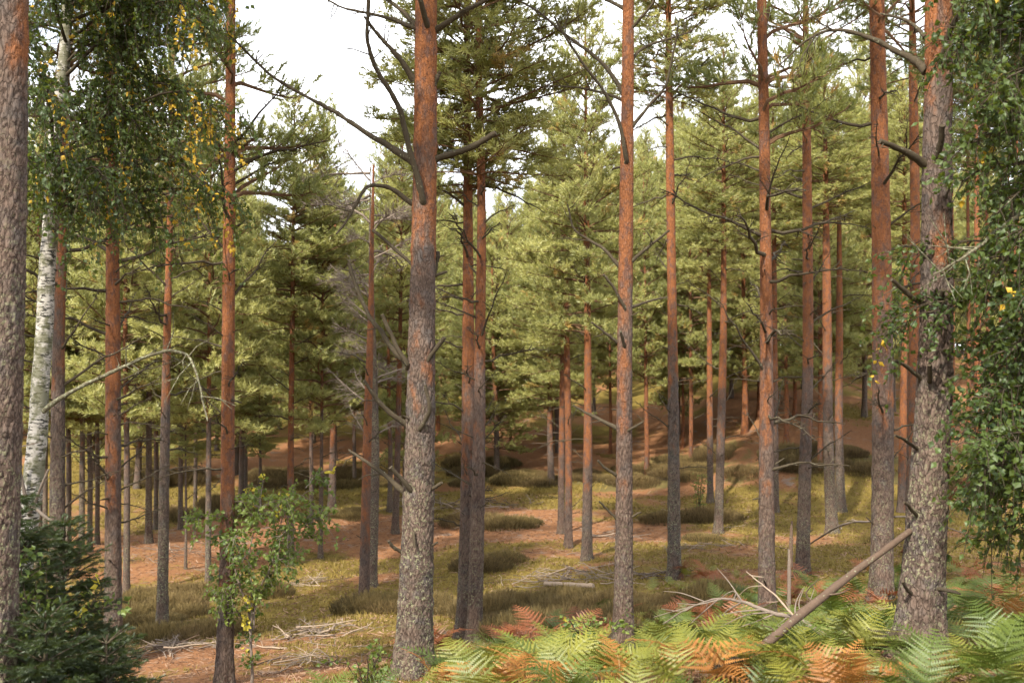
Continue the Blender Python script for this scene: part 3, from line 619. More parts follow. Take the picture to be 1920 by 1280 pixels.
# --- pines of the rise beyond the hollow, shared meshes
def far_variant(seed, H):
    r = np.random.default_rng(seed); z = np.arange(-.3, H * .93, .35); P = np.stack([.10 * np.sin(z * .35 + seed), .10 * np.cos(z * .3 + seed), z], 1); P[:, :2] -= P[0, :2]
    rad = np.interp(z, [-.3, 2, H], [.115, .10, .02]); tm = trunk_mesh(P, rad, r.uniform(1.5, 3.5), seed, 0)
    mb = MB()
    for q in range(22):
        h = r.uniform(.8, H * .5); az = r.uniform(0, 2 * PI); l = r.uniform(.4, 1.3); d = np.array([math.cos(az), math.sin(az), r.uniform(-.1, .5)]); c = np.array([0, 0, h])
        add_tube(mb, np.array([c, c + d * l * .5, c + d * l + [0, 0, -.08]]), np.array([.014, .009, .003]), 4, 0)
    return tm, mb.mesh('dead_branches', [M_GREY])
FARV = [far_variant(500 + i, 13.) for i in range(4)]
placed = [(T.b[0], T.b[1]) for T in LAND.values()]
nfar = 0; tries = 0; MIDP = []; MIDR = {}
labs = {'mid': 'bushy young pine at the lit edge beyond the hollow', 'far': 'sunlit bushy pine in the dense stand on the rise'}
while nfar < 295 and tries < 16000:
    tries += 1
    y = 40 + 78 * random.random() ** 1.1; u = random.uniform(-.60, .60); x = u * y
    if y < 47 and (abs(u) > .5 or random.random() < .55): continue
    if -.10 < u < -.03 and y < 58: continue
    if u > .42 and y < 62: continue
    sp = 2.5 if y < 80 else 2.7
    if any((x - a) ** 2 + (y - b) ** 2 < sp * sp for a, b in placed): continue
    placed.append((x, y)); nfar += 1
    z = float(terrain(x, y)); px = 960 + u * FPX
    # stand height: lower where the sky dips down in the photograph's stand, taller to the sides
    top_py = np.interp(px, [0, 300, 430, 520, 640, 760, 980, 1060, 1110, 1200, 1400, 1920], [250, 300, 390, 420, 390, 330, 380, 270, 220, 230, 120, -60]) + random.uniform(-25, 70)
    Hh = (705 - top_py) / FPX * y - z; Hh = min(max(Hh, 7.0), 17.5)
    if y < 56: MIDP.append((np.array([x, y]), nfar))
    root = thing('pine_tree', labs['mid' if y < 56 else 'far'], 'tree', (x, y, z), 'pines at the edge beyond the hollow' if y < 56 else 'pines in the stand on the rise', random.uniform(0, 6.28))
    MIDR[nfar] = root
    v = random.randrange(4); tm, dm = FARV[v]; s = Hh / 13; wr = .75 + .5 * random.random()
    obj('trunk', tm, root, None, None, (wr, wr, s))
    db = obj('dead_branches', dm, root, None, (0, 0, random.uniform(0, 6)), (1, 1, s)); db['kind'] = 'stuff'
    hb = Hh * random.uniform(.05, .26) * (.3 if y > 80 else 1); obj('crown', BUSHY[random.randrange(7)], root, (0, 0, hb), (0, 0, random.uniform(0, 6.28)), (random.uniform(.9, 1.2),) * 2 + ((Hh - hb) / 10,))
print('far pines', nfar)
SHORT = {1: 'the thick lichen-flecked pine', 14: 'the orange-stemmed pine behind the birch sapling', 15: 'the pine beside the dark spruces', 16: 'the slender lichen-spotted pine', 17: 'the reddish pine by the birch',
         18: 'the lopsided orange pine', 20: 'the pale pine behind the log', 23: 'the orange pine at the bank foot', 9: 'the leaning pine on the grassy bank', 27: 'the thick-footed pine by heather', 6: 'the slim pine by the heather hollow', 2: 'the thickest lichen-covered trunk', 12: 'the half-hidden orange pine', 26: 'the pine behind the sapling crown'}
ORD = ['closest', 'second closest', 'third closest', 'fourth closest', 'fifth closest', 'sixth closest', 'seventh closest', 'eighth closest', 'ninth closest', 'tenth closest', 'eleventh closest', 'twelfth closest', 'thirteenth closest', 'fourteenth closest']
for lo_, hi_, what in ((60, 80, 'thin shaded pine'), (80, 95, 'thin bank pine'), (95, 110, 'bare-stemmed glade pine')):
    by = {}
    for k, t in LAND.items():
        if isinstance(k, int) and lo_ <= k < hi_:
            nk = min(SHORT, key=lambda q: np.hypot(*(LAND[q].b[:2] - t.b[:2]))); by.setdefault(nk, []).append((np.hypot(*(LAND[nk].b[:2] - t.b[:2])), t))
    for nk, L2 in by.items():
        for i_, (_, t) in enumerate(sorted(L2, key=lambda q: q[0])): t.root['label'] = f"{what}, {ORD[i_]} of its kind to {SHORT[nk]}"

by = {}
for xy, k in MIDP:
    nk = min(SHORT, key=lambda q: np.hypot(*(LAND[q].b[:2] - xy))); by.setdefault(nk, []).append((np.hypot(*(LAND[nk].b[:2] - xy)), k))
for nk, L2 in by.items():
    for i_, (_, k) in enumerate(sorted(L2)): MIDR[k]['label'] = f"bushy edge pine, {ORD[i_] if i_ < len(ORD) else 'one of the farthest'} of its kind to {SHORT[nk]}"
# --- unseen pines added round the viewpoint to shade the near trunks and ground
ns_ = 0
for q in range(400):
    x, y = random.uniform(-17, 9), random.uniform(-15, 10)
    if abs(x) < .62 * y + 1.6 and y > -1.5: continue
    if math.hypot(x, y) < 2.2 or any((x - a) ** 2 + (y - b) ** 2 < 3.3 ** 2 for a, b in placed) or ns_ >= 9: continue
    placed.append((x, y)); ns_ += 1; z = float(terrain(x, y)); Hh = random.uniform(14.5, 17.5)
    root = thing('pine_tree', 'unseen tall pine added on the slope to shade the near ground', 'tree', (x, y, z), 'unseen pines added for shade on the slope', random.uniform(0, 6.28)); tm, dm = FARV[ns_ % 4]
    obj('trunk', tm, root, None, None, (1.2, 1.2, Hh / 13)); obj('dead_branches', dm, root, None, None, (1, 1, Hh / 13))['kind'] = 'stuff'
    hb = Hh * random.uniform(.42, .52); obj('crown', TALL[ns_ % 6], root, (0, 0, hb), (0, 0, random.uniform(0, 6)), (1.1, 1.1, (Hh - hb) / 7))

# ------------------------------------------------------------------ leafy trees
LEAF_V = np.array([[0, 0, 0], [.42, 0, .42], [0, .10, .5], [-.42, 0, .42], [0, 0, 1.1]]); LEAF_F = np.array([[0, 1, 2], [0, 2, 3], [2, 1, 4], [2, 4, 3]])
def leafy(name, root, branches, twig_n, twig_len, leaf, hang, mat_leaf, mat_wood, seed, yellow=None, wood_name='branch', step=.035, tint_mul=1.):
    """branches: list of (path, r0). One mesh per branch; all leaves form the crown."""
    r = np.random.default_rng(seed); P = []; D = []; T = []
    tw = MB(); add_any = False
    for path, r0 in branches:
        mb = MB(); n = max(10, len(path) * 4); S = spline(path, n); S = S + np.cumsum(r.normal(0, .006, S.shape), 0); add_tube(mb, S, np.linspace(r0, .003, n), 6, 0)
        obj(wood_name, mb.mesh(wood_name, [mat_wood]), root); ln = np.linalg.norm(np.diff(S, axis=0), axis=1).sum(); T_, X, Y = frames(S)
        bt = r.uniform(0, .8)
        for q in range(max(3, int(twig_n * ln))):
            i = int(r.uniform(.15, 1) * (n - 1)); a = r.uniform(0, 2 * PI); d = T_[i] * .8 + X[i] * math.cos(a) + Y[i] * math.sin(a); d /= np.linalg.norm(d); l = r.uniform(*twig_len)
            s = np.linspace(0, 1, 6)[:, None]; Q = S[i] + d * l * s * (1 - .35 * s * hang) + np.array([0, 0, -1.]) * hang * l * s ** 2 * .8
            add_tube(tw, Q, np.linspace(.004, .0015, 6), 3, 0); add_any = True
            k = max(3, int(l / step)); uu = r.uniform(.08, 1, k); ii = np.clip((uu * 5).astype(int), 0, 4); pts = Q[ii] + (Q[ii + 1] - Q[ii]) * (uu * 5 - ii)[:, None]
            td = Q[ii + 1] - Q[ii]; td /= np.linalg.norm(td, axis=1)[:, None]
            dd = td * .5 + r.normal(0, .8, (k, 3)) + np.array([0, 0, -.5 * hang - .1]); P.append(pts + dd / np.linalg.norm(dd, axis=1)[:, None] * .012); D.append(dd)
            tt = np.clip((bt + r.normal(.1, .28, k)) * tint_mul, 0, 1)
            if yellow is not None and yellow(Q[3], r): tt = tt * 0 + 2.
            T.append(tt)
    if add_any: obj('twigs', tw.mesh('twigs', [mat_wood]), root)['kind'] = 'stuff'
    P, D, T = map(np.concatenate, (P, D, T)); mb = MB(); scatter(mb, LEAF_V, LEAF_F, P, D, r.uniform(.65, 1.15, len(P)) * leaf, 0, T)
    obj('crown', mb.mesh('crown', [mat_leaf], False), root); return len(P)

# leaning birch on the left
def birch():
    dep = 10.0; pts = [(28, 1250, 44), (43, 1053, 40), (60, 920, 38), (72, 800, 35), (75, 727, 33), (83, 627, 31), (88, 510, 29), (94, 437, 28), (100, 333, 26), (107, 217, 24), (120, 117, 21), (127, 0, 19)]
    T = Pine(); T.b, T.path, T.rad = trunk_path(pts, 10.5, dep, 1)
    T.root = thing('birch_tree', 'leaning white-barked birch with drooping dark green and yellow leaves', 'tree', tuple(T.b))
    me = trunk_mesh(T.path, T.rad, 0., 77, 1, M_BIRCH, .25); obj('trunk', me, T.root)
    r = np.random.default_rng(90); br = []
    for q in range(70):
        h = zpx(T, r.uniform(-420, 430)); c = cpt(T, h); az = r.uniform(-PI, PI) if r.random() < .4 else r.uniform(-1.5, .7); l = r.uniform(.7, 2.0) * (1 if h < 7.5 else .8)
        if abs(az) > 1.8: l *= .6
        d = np.array([math.cos(az), math.sin(az), 0]); e = r.uniform(.2, .8)
        br.append((np.array([c, c + d * l * .4 + [0, 0, e * l * .35], c + d * l * .75 + [0, 0, e * l * .5], c + d * l + [0, 0, e * l * .4 - .15]]), .008 + .007 * l))
    def yel(p, rr):
        q = p + T.b; px = 960 + q[0] / q[1] * FPX
        return rr.random() < (.30 if 330 < px < 460 else .04)
    n = leafy('birch', T.root, br, 32, (.25, .75), .048, .9, M_BLEAF, M_DEAD, 91, yel)
    traced(T, [(80, 775), (110, 752), (150, 730), (207, 704), (253, 684), (293, 669), (320, 666), (350, 677), (367, 704), (380, 740), (388, 775), (393, 800)], 9, 3, -.05, -.5, M_LICH, 16, 95, 'lichen_branch')['label'] = 'arched dead branch furred with pale lichen'
    for i, (pix, a) in enumerate([([(58, 960), (75, 925), (93, 878)], -.15), ([(52, 955), (40, 900), (30, 860), (28, 830)], -.1), ([(60, 950), (85, 970), (105, 988)], -.2)]): traced(T, pix, 8, 4, a, a - .2, M_GREY, 1, 97 + i)
    LAND['birch'] = T; print('birch leaves', n)
birch()

# leafy tree at the right edge: its stem stands outside the frame, its boughs reach in
def right_tree():
    dep = 6.8; x0 = (2050 - 960) / FPX * dep; b = np.array([x0, dep, float(terrain(x0, dep))])
    root = thing('birch_tree', 'leafy green birch whose boughs hang around the thickest lichen-covered trunk', 'tree', tuple(b))
    z = np.arange(-.3, 9, .06); P = np.stack([.05 * np.sin(z), .04 * np.cos(z * .8), z], 1); T = Pine(); T.b = b; T.path = P; T.rad = np.interp(z, [-.3, 9], [.085, .015]); T.root = root
    obj('trunk', trunk_mesh(P, T.rad, 0., 78, 1, M_BIRCH, .25), root)
    r = np.random.default_rng(99); br = []
    for q in range(80):
        py = r.uniform(-260, 1010); h = zpx(T, py); c = cpt(T, h)
        tx = r.uniform(1790, 1970) if r.random() < .85 else r.uniform(1700, 1790)
        if py > 620: tx = max(tx, 1800 + r.uniform(0, 60))
        ty = py + r.uniform(-90, 60); td = dep + r.uniform(-.7, .9); e = at(tx, ty, td) - b
        if e[1] < .35 and tx < 1800: e[1] = r.uniform(-.6, -.3) if py < 480 else r.uniform(.5, .9)
        m1 = c + (e - c) * .4 + [0, 0, .14]; m2 = c + (e - c) * .75 + [0, 0, .12]
        br.append((np.array([c, m1, m2, e]), .012))
    n = leafy('birch', root, br, 36, (.18, .5), .046, .6, M_BLEAF, M_DEAD, 101, lambda p, rr: rr.random() < .012, tint_mul=1.25)
    traced(T, [(2040, 350), (1960, 380), (1920, 392), (1870, 427), (1836, 457), (1786, 490), (1752, 512)], 11, 3, 0, -.5, M_LICH, 12, 103, 'lichen_branch')['label'] = 'pale dead twig crusted with lichen'
    LAND['right'] = T; print('right leaves', n)
right_tree()

# birch sapling in front of the orange slim pine
def sapling():
    dep = 12.2; bp = at(473, 1300, dep); b = np.array([bp[0], dep, float(terrain(bp[0], dep))]); T = Pine(); T.b = b
    root = thing('birch_sapling', 'small leafy birch sapling with pale thin forked stems', 'tree', tuple(b)); T.root = root
    stems = [[(473, 1330), (474, 1240), (472, 1160), (450, 1090), (432, 1020), (420, 970)], [(474, 1180), (480, 1120), (505, 1060), (520, 1000), (535, 955), (575, 915)], [(473, 1165), (474, 1110), (468, 1040), (480, 985), (490, 950)], [(476, 1150), (500, 1095), (525, 1050), (560, 990), (590, 950)], [(472, 1190), (452, 1155), (428, 1130), (405, 1120)]]
    br = []
    r = np.random.default_rng(110)
    for i, pix in enumerate(stems):
        P = np.array([at(x, y, dep + r.uniform(-.12, .12) * (j > 0)) for j, (x, y) in enumerate(pix)]) - b
        if i == 0: P[0] = (0, 0, -.05)
        br.append((P, .022 if i == 0 else .012))
    for q in range(15):
        S = br[r.integers(0, 4)][0]; c = S[r.integers(2, len(S))]; az = r.uniform(0, 2 * PI); l = r.uniform(.25, .6); d = np.array([math.cos(az), math.sin(az), r.uniform(-.1, .6)])
        br.append((np.array([c, c + d * l * .5, c + d * l + [0, 0, -.05]]), .006))
    n = leafy('sapling', root, br, 34, (.12, .40), .055, .5, M_SLEAF, M_GREY, 111, lambda p, rr: rr.random() < .03, 'stem', .03); print('sapling', n)
sapling()

# leafy sprig between the spruces
def sprig(px, py, dep, label, h, seed):
    bp = at(px, py, dep); b = np.array([bp[0], dep, float(terrain(bp[0], dep))]); root = thing('leafy_shrub', label, 'shrub', tuple(b)); r = np.random.default_rng(seed); br = []
    for q in range(7):
        az = r.uniform(0, 2 * PI); d = np.array([math.cos(az), math.sin(az), 0]) * r.uniform(.1, .4); br.append((np.array([[0, 0, -.03], d * .4 + [0, 0, h * .5], d + [0, 0, h * r.uniform(.75, 1.05)]]), .009))
    leafy('sprig', root, br, 13, (.1, .3), .048, .3, M_SLEAF, M_DEAD, seed, lambda p, rr: rr.random() < .02, 'stem', .035, .7)
sprig(95, 1300, 6.9, 'small broad-leaved shrub poking up among the dark young spruces', 1.35, 120)
sprig(1120, 1330, 9.2, 'low green leafy shrub among ferns near the twin pines', .4, 121)
sprig(690, 1320, 8.7, 'low green leafy shrub at the foot of the thick lichen-flecked pine', .42, 122)
sprig(1310, 925, 33, 'round bright green bush at the foot of the needle-covered bank', 1.5, 123)

# ------------------------------------------------------------------ young spruces
SPT = tuft(26, .07, .30, 30, 75, 5)
def spruce(px, dep, H, R, seed, label):
    bp = at(px, 1200, dep); b = np.array([bp[0], dep, float(terrain(bp[0], dep))]); root = thing('young_spruce', label, 'tree', tuple(b), None); r = np.random.default_rng(seed)
    mb = MB(); add_tube(mb, np.array([[0, 0, -.1], [0, 0, H * .5], [0, 0, H]]), np.array([.024, .014, .005]), 8, 0); obj('trunk', mb.mesh('trunk', [M_DEAD]), root)
    P = []; D = []; S = []; T = []; wd = MB()
    for i in range(int(H / .085)):
        t = (i + .5) / int(H / .085); z = H * t * .98
        for q in range(8):
            az = r.uniform(0, 2 * PI); l = (R * (1 - t) ** .8 + .08) * r.uniform(.7, 1.1); d = np.array([math.cos(az), math.sin(az), 0]); sl = r.uniform(-.15, .3) + .5 * t
            s = np.linspace(0, 1, 6)[:, None]; Q = np.array([0, 0, z]) + d * l * s + np.array([0, 0, 1.]) * l * (sl * s - .25 * s ** 2 * (1 - t)); add_tube(wd, Q, np.linspace(.008, .002, 6), 3, 0)
            n = max(4, int(l / .028))
            for k in range(n):
                u = .15 + .85 * (k + r.random()) / n; p = Q[0] + (Q[-1] - Q[0]) * u; p[2] = np.interp(u, s[:, 0], Q[:, 2]); sg = 1 if k % 2 else -1; a2 = az + sg * r.uniform(.5, 1.1); l2 = min(.30, .05 + .42 * l * (1 - u))
                d2 = np.array([math.cos(a2), math.sin(a2), sl * .5 - .12 + r.normal(0, .1)]); m = max(1, int(l2 / .055)); uu = (np.arange(m) + .2)[:, None] / m
                P.append(p + d2 * l2 * uu); D.append(np.tile(d2, (m, 1)) + r.normal(0, .12, (m, 3))); S.append(np.full(m, .095)); T.append(np.clip(r.normal(.35, .25) + .3 * uu[:, 0] * (u > .7), 0, 1))
    P, D, S, T = map(np.concatenate, (P, D, S, T)); cr = MB(); scatter(cr, SPT[0], SPT[1], P, D, S, 0, T); obj('crown', cr.mesh('crown', [M_SPRU], False), root); obj('branches', wd.mesh('branches', [M_DEAD]), root)['kind'] = 'stuff'; print('spruce', len(P))
spruce(118, 7.6, 1.65, .62, 130, 'taller dark young spruce at the foot of the pine with orange upper stem')
spruce(28, 7.0, 1.75, .62, 131, 'dark young spruce in front of the leaning birch foot')
spruce(200, 6.9, .75, .55, 132, 'low dark spreading spruce seedling below the taller spruce')
spruce(85, 6.4, .95, .6, 133, 'bushy low spruce in front of the small broad-leaved shrub')

# ------------------------------------------------------------------ heather
HTU = tuft(9, .06, .40, 8, 32, 9)
def heather_mesh(seed):
    r = np.random.default_rng(seed); n = 900; a = r.uniform(0, 2 * PI, n); q = np.sqrt(r.random(n)); x = q * np.cos(a); y = q * np.sin(a) * .8; hh = .34 * (1 - q ** 2.2) * r.uniform(.6, 1.1, n) * (.6 + .8 * fbm(x * 2.5 + seed, y * 2.5, seed, 2)) 
    P = np.stack([x, y, hh * .62], 1); D = np.stack([x * .6 + r.normal(0, .35, n), y * .6 + r.normal(0, .35, n), np.full(n, 1.)], 1)
    mb = MB(); scatter(mb, HTU[0], HTU[1], P, D, r.uniform(.14, .24, n), 0, np.clip(.15 + hh * 1.6 + r.normal(0, .2, n), 0, 1))
    P2 = P.copy(); P2[:, 2] = 0; V = np.stack([P2 + [.006, 0, -.05], P2 - [.006, 0, .05], P], 1).reshape(-1, 3); mb.add(V, np.arange(3 * n).reshape(n, 3), 0, .05); return mb.mesh('heather', [M_HEATH], False)
HM = [heather_mesh(i) for i in range(4)]
hn = 0
for p, rx, ry in HEATH:
    for q in range(int(3 + rx * ry * (6 if p[1] < 20 else (3 if p[1] < 32 else .9)))):
        if hn > 200: break
        a = random.uniform(0, 6.28); m = math.sqrt(random.random()); x, y = p[0] + math.cos(a) * m * rx * .9, p[1] + math.sin(a) * m * ry * .9; s = random.uniform(.5, .95) * (1.25 if y > 30 else .85)
        o = obj('heather_shrub', HM[random.randrange(4)], None, (x, y, float(terrain(x, y)) - .02), (0, 0, random.uniform(0, 6.28)), (s, s, s * random.uniform(.9, 1.7)))
        near = y < 18; nm_ = min(SHORT, key=lambda q: np.hypot(LAND[q].b[0] - x, LAND[q].b[1] - y)); tag(o, 'olive-brown heather clump in grass near ' + SHORT[nm_] if near else ('low dark heather clump on litter near ' + SHORT[nm_] if y < 32 else 'olive heather clump below the rise, beyond ' + SHORT[nm_]), 'heather', 'heather in grass near ' + SHORT[nm_] if near else ('heather on litter near ' + SHORT[nm_] if y < 32 else 'heather below the rise beyond ' + SHORT[nm_])); hn += 1
print('heather', hn)

# ------------------------------------------------------------------ bracken
def frond_mesh(seed):
    r = np.random.default_rng(seed); mb = MB(); n = 16; s = np.linspace(0, 1, n); bend = r.uniform(.75, 1.1)
    th = np.radians(78) - bend * np.radians(88) * sstep(.12, .95, s); dx = np.cos(th) / (n - 1); dz = np.sin(th) / (n - 1)
    P = np.stack([np.cumsum(dx), np.cumsum(r.normal(0, .006, n)), np.cumsum(dz)], 1); P -= P[0]; add_tube(mb, P, np.linspace(.0055, .0015, n), 4, 0, .2)
    T_ = np.gradient(P, axis=0); T_ /= np.linalg.norm(T_, axis=1)[:, None]; V = []; t_ = []
    NP = 10
    for i in range(NP):
        u = .34 + .64 * (i / NP) ** .9; k = min(int(u * (n - 1)), n - 2); f = u * (n - 1) - k; p = P[k] + (P[k + 1] - P[k]) * f; tg = T_[k]; nor = np.array([-tg[2], 0, tg[0]]); 
        for sg in (-1, 1):
            l = .32 * (1 - (i / NP)) ** .9 * r.uniform(.85, 1.1) + .02; side = np.array([0, sg, 0.])
            d = side * .86 + tg * .45 + nor * r.uniform(-.12, .18); d /= np.linalg.norm(d); q = np.cross(d, nor); q /= np.linalg.norm(q) + 1e-9
            m = max(4, int(l / .023)); dr = r.uniform(.1, .5)
            for j in range(m):
                w_ = (j + .5) / m; c = p + d * l * w_ - nor * dr * l * w_ * w_ * .5; pl = (.034 * (1 - w_) + .006) * (l / .3) ** .5
                for s2 in (-1, 1):
                    e = c + q * s2 * pl + d * pl * .45 - nor * pl * .15; hw = d * .0120; V += [c - hw, c + hw * 1.1, e]; t_ += [w_ * .5 + .4 * r.random()] * 3
            V += [p - tg * .002, p + tg * .004, p + d * l - nor * dr * l * .5]; t_ += [.2] * 3
    V = np.array(V); mb.add(V, np.arange(len(V)).reshape(-1, 3), 0, np.array(t_)); return mb.mesh('frond', [M_FERN['green']], False)
FR = [frond_mesh(600 + i) for i in range(6)]
def curl_mesh(me_src, seed):
    return me_src
marks = [(1, 'the thick lichen-flecked pine'), (2, 'the thickest lichen-covered trunk'), (3, 'the straight pine with upswept branches'), (7, 'the orange-topped pine'), (11, 'the broad straight orange pine'), (5, 'the twin pines'), (8, 'the short snapped snag')]
for _k, _p, _n in ((201, (1360, 1278), 'the foot of the leaning pole'), (202, (1400, 1215), 'the arched pale dead branch'), (203, (1640, 1240), 'the dark rotten log'), (204, (1480, 1160), 'the short snapped snag itself'), (205, (1870, 1180), 'the leafy birch boughs')):
    _t = Pine(); _t.b = hit(*_p); LAND[_k] = _t; marks.append((_k, _n))
marks = [m for m in marks if m[0] != 8]
marks = [(k, n.replace(' itself', '')) for k, n in marks]
RUST = [(960, 1215), (1000, 1220), (1110, 1205), (1130, 1215), (1270, 1165), (1330, 1185), (1380, 1180), (1420, 1170), (1540, 1130), (1600, 1120), (1640, 1135), (1660, 1080), (1830, 1080), (1870, 1110), (1910, 1090), (1850, 1140), (1500, 1095), (820, 1225), (1040, 1200), (1275, 1080), (1310, 1085)]
ORNG = [(1345, 1300), (1380, 1285), (1575, 1330), (1600, 1310), (1555, 1310), (1040, 1320), (960, 1325), (1890, 1180), (1910, 1200), (830, 1320), (1300, 1290), (1160, 1310)]
fn = 0; FERN = []
def fern(b, colour, hh, nf, seed):
    global fn
    r = np.random.default_rng(seed); near = min(marks, key=lambda m: (LAND[m[0]].b[0] - b[0]) ** 2 + (LAND[m[0]].b[1] - b[1]) ** 2)
    root = thing('bracken_fern', f'{colour} bracken fern near {near[1]}', 'fern', tuple(b), f'{colour} bracken near {near[1]}', r.uniform(0, 6.28)); fn += 1
    for q in range(nf):
        l = hh * r.uniform(.75, 1.2); o = obj('frond', FR[r.integers(0, 6)], root, (r.normal(0, .05), r.normal(0, .05), -.03), (r.normal(0, .28), r.uniform(-.3, .4) + (.15 if colour == 'rust-brown' else 0), q * 6.28 / nf + r.normal(0, .35)), l)
        o.material_slots[0].link = 'OBJECT'; o.material_slots[0].material = M_FERN[colour]
def add_fern(px, py, colour, hh=None, sp=.21):
    b = hit(px, py)
    if any((b[0] - q[0]) ** 2 + (b[1] - q[1]) ** 2 < sp * sp for q in FERN): return False
    for k in (1, 2, 3, 11):
        if math.hypot(b[0] - LAND[k].b[0], b[1] - LAND[k].b[1]) < .16: return False
    FERN.append(b); fern(b, colour, hh or random.uniform(.36, .58), random.randint(4, 6), 700 + fn); return True
for px, py in RUST: add_fern(px + random.uniform(-8, 8), py, 'rust-brown', random.uniform(.5, .7), .12); add_fern(px + random.uniform(-45, 45), py + random.uniform(-5, 15), 'rust-brown', random.uniform(.48, .66), .15)
for px, py in ORNG: add_fern(px, py, 'orange', random.uniform(.5, .62), .15)
tr = 0
while fn < 298 and tr < 6000:
    tr += 1; px = random.uniform(800, 1990); lo = np.interp(px, [800, 1000, 1200, 1400, 1600, 1800, 1990], [1275, 1240, 1170, 1130, 1120, 1085, 1075]); py = lo - 25 + (1365 - lo) * random.random() ** .95
    yel = py > 1235 and px < 1650
    add_fern(px, py, ('yellow-green' if random.random() < (.62 if yel else .25) else 'green'))
for px, py in [(1260, 1105), (1300, 1110), (1340, 1105), (1100, 1190), (1060, 1170), (1030, 1160), (925, 1215), (1390, 1090), (1230, 1115), (1200, 1140), (600, 1340), (650, 1330), (560, 1345), (720, 1335), (1290, 1085), (1330, 1080)]: add_fern(px, py, 'green' if px < 930 else 'yellow-green', .42)
print('ferns', fn)

# ------------------------------------------------------------------ dead wood lying about
def pole(name, label, cat, P, r0, r1, mat, seed, twigs=0, k=10, group=None, tw_len=(.1, .4)):
    P = np.asarray(P, float); b = P[0].copy(); r = np.random.default_rng(seed); n = max(12, len(P) * 6); S = spline(P - b, n); S += np.cumsum(r.normal(0, .0025, S.shape), 0) ; R = np.linspace(r0, r1, n) * (1 + .07 * r.normal(size=n))
    mb = MB(); add_tube(mb, S, R, k, 0, caps=True); me = mb.mesh(name, [mat])
    if not twigs: return tag(obj(name, me, None, tuple(b)), label, cat, group)
    root = thing(name, label, cat, tuple(b), group); obj('stem', me, root); T_, X, Y = frames(S)
    for q in range(twigs):
        i = int(r.uniform(.1, .98) * (n - 1)); a = r.uniform(0, 2 * PI); d = T_[i] * r.uniform(.4, 1) + .7 * (X[i] * math.cos(a) + Y[i] * math.sin(a)); l = r.uniform(*tw_len); m = MB()
        add_tube(m, spline(np.array([[0, 0, 0], d * l * .5 + r.normal(0, .03, 3), d * l + r.normal(0, .04, 3)]), 7), np.linspace(min(.009, R[i] * .7), .0025, 7), 5, 0)
        obj('twig', m.mesh('twig', [mat]), root, tuple(S[i]))
    return root
big = LAND[2].b
p0 = hit(1352, 1285); p0[2] += .02; p1 = at(1706, 992, big[1] - .05)
pole('leaning_pole', 'dead brown pole leaning against the thickest lichen-covered trunk', 'pole', [p0, p0 + (p1 - p0) * .5 + np.array([0, 0, .03]), p1], 0.036, .022, M_POLE, 800, 5, 12, tw_len=(.08, .2))
d0 = hit(1560, 1215)[1]
pole('fallen_branch', 'arched pale dead branch with fine twigs above rusty ferns', 'branch', [at(x, y, 8.6 + (10.6 - 8.6) * i / 8) for i, (x, y) in enumerate([(1562, 1205), (1520, 1173), (1493, 1158), (1450, 1148), (1400, 1130), (1373, 1125), (1333, 1126), (1287, 1142), (1240, 1172)])], .026, .006, M_GREY, 801, 22, 9, tw_len=(.15, .7))
pole('fallen_branch', 'thin pale stick resting on the arched dead branch beside the orange-topped pine', 'branch', [at(1487, 1153, 9.1), at(1453, 1116, 9.3), at(1420, 1090, 9.6), at(1398, 1072, 9.8)], .010, .004, M_PALE, 802, 3)
sb = hit(1480, 1160)
pole('dead_snag', 'short snapped upright snag, bark gone from its lower half', 'snag', [sb - [0, 0, .1], at(1481, 1075, sb[1]), at(1483, 1030, sb[1])], 0.028, .024, M_GREY, 803, 0)
o = bpy.context.scene.objects['dead_snag']; mbx = MB(); S = np.array([at(1482, 1062, sb[1]), at(1483, 1020, sb[1]), at(1484, 992, sb[1]), at(1485, 976, sb[1])]) - (sb - [0, 0, .1]); add_tube(mbx, spline(S, 12), np.linspace(.036, .012, 12), 10, 0, caps=True); obj('bark_sleeve', mbx.mesh('bark_sleeve', [M_POLE]), o)
wq = LAND[11].b[1]
pole('bowed_stick', 'long thin bowed stick arching behind the broad straight orange pine', 'stick', [hit(1515, 1022), at(1573, 985, wq + 1.5), at(1633, 976, wq + 1.2), at(1720, 973, wq + .9), hit(1830, 1010)], .020, .010, M_GREY, 804, 3)
pole('leaning_pole', 'reddish bare pole slanting up behind the leafy birch boughs', 'pole', [hit(1690, 1035), at(1777, 935, 9.6), at(1817, 896, 9.3), at(1867, 853, 9.0), at(1920, 796, 8.6), at(1990, 730, 8.3)], .028, .024, M_ORNG, 805, 2)
l0, l1 = hit(1022, 1099), hit(1112, 1104); up = np.array([0, 0, .06])
pole('log', 'short pale debarked log lying in front of the brushwood heap', 'log', [l0 + up, (l0 + l1) / 2 + up, l1 + up], .055, .05, M_PALE, 806, 0, 12)
l0, l1 = hit(1600, 1225), hit(1690, 1232)
pole('rotten_log', 'dark rotten log half buried in ferns at the thickest trunk', 'log', [l0 + up * 2, l1 + up * 2], .08, .07, M_DEAD, 807, 0, 12)
l0, l1 = hit(1340, 1292), hit(1440, 1270)
pole('rotten_log', 'weathered broken log under the foot of the leaning pole', 'log', [l0 + up * 2, l1 + up * 2], 0.04, .045, M_DEAD, 808, 0, 12)
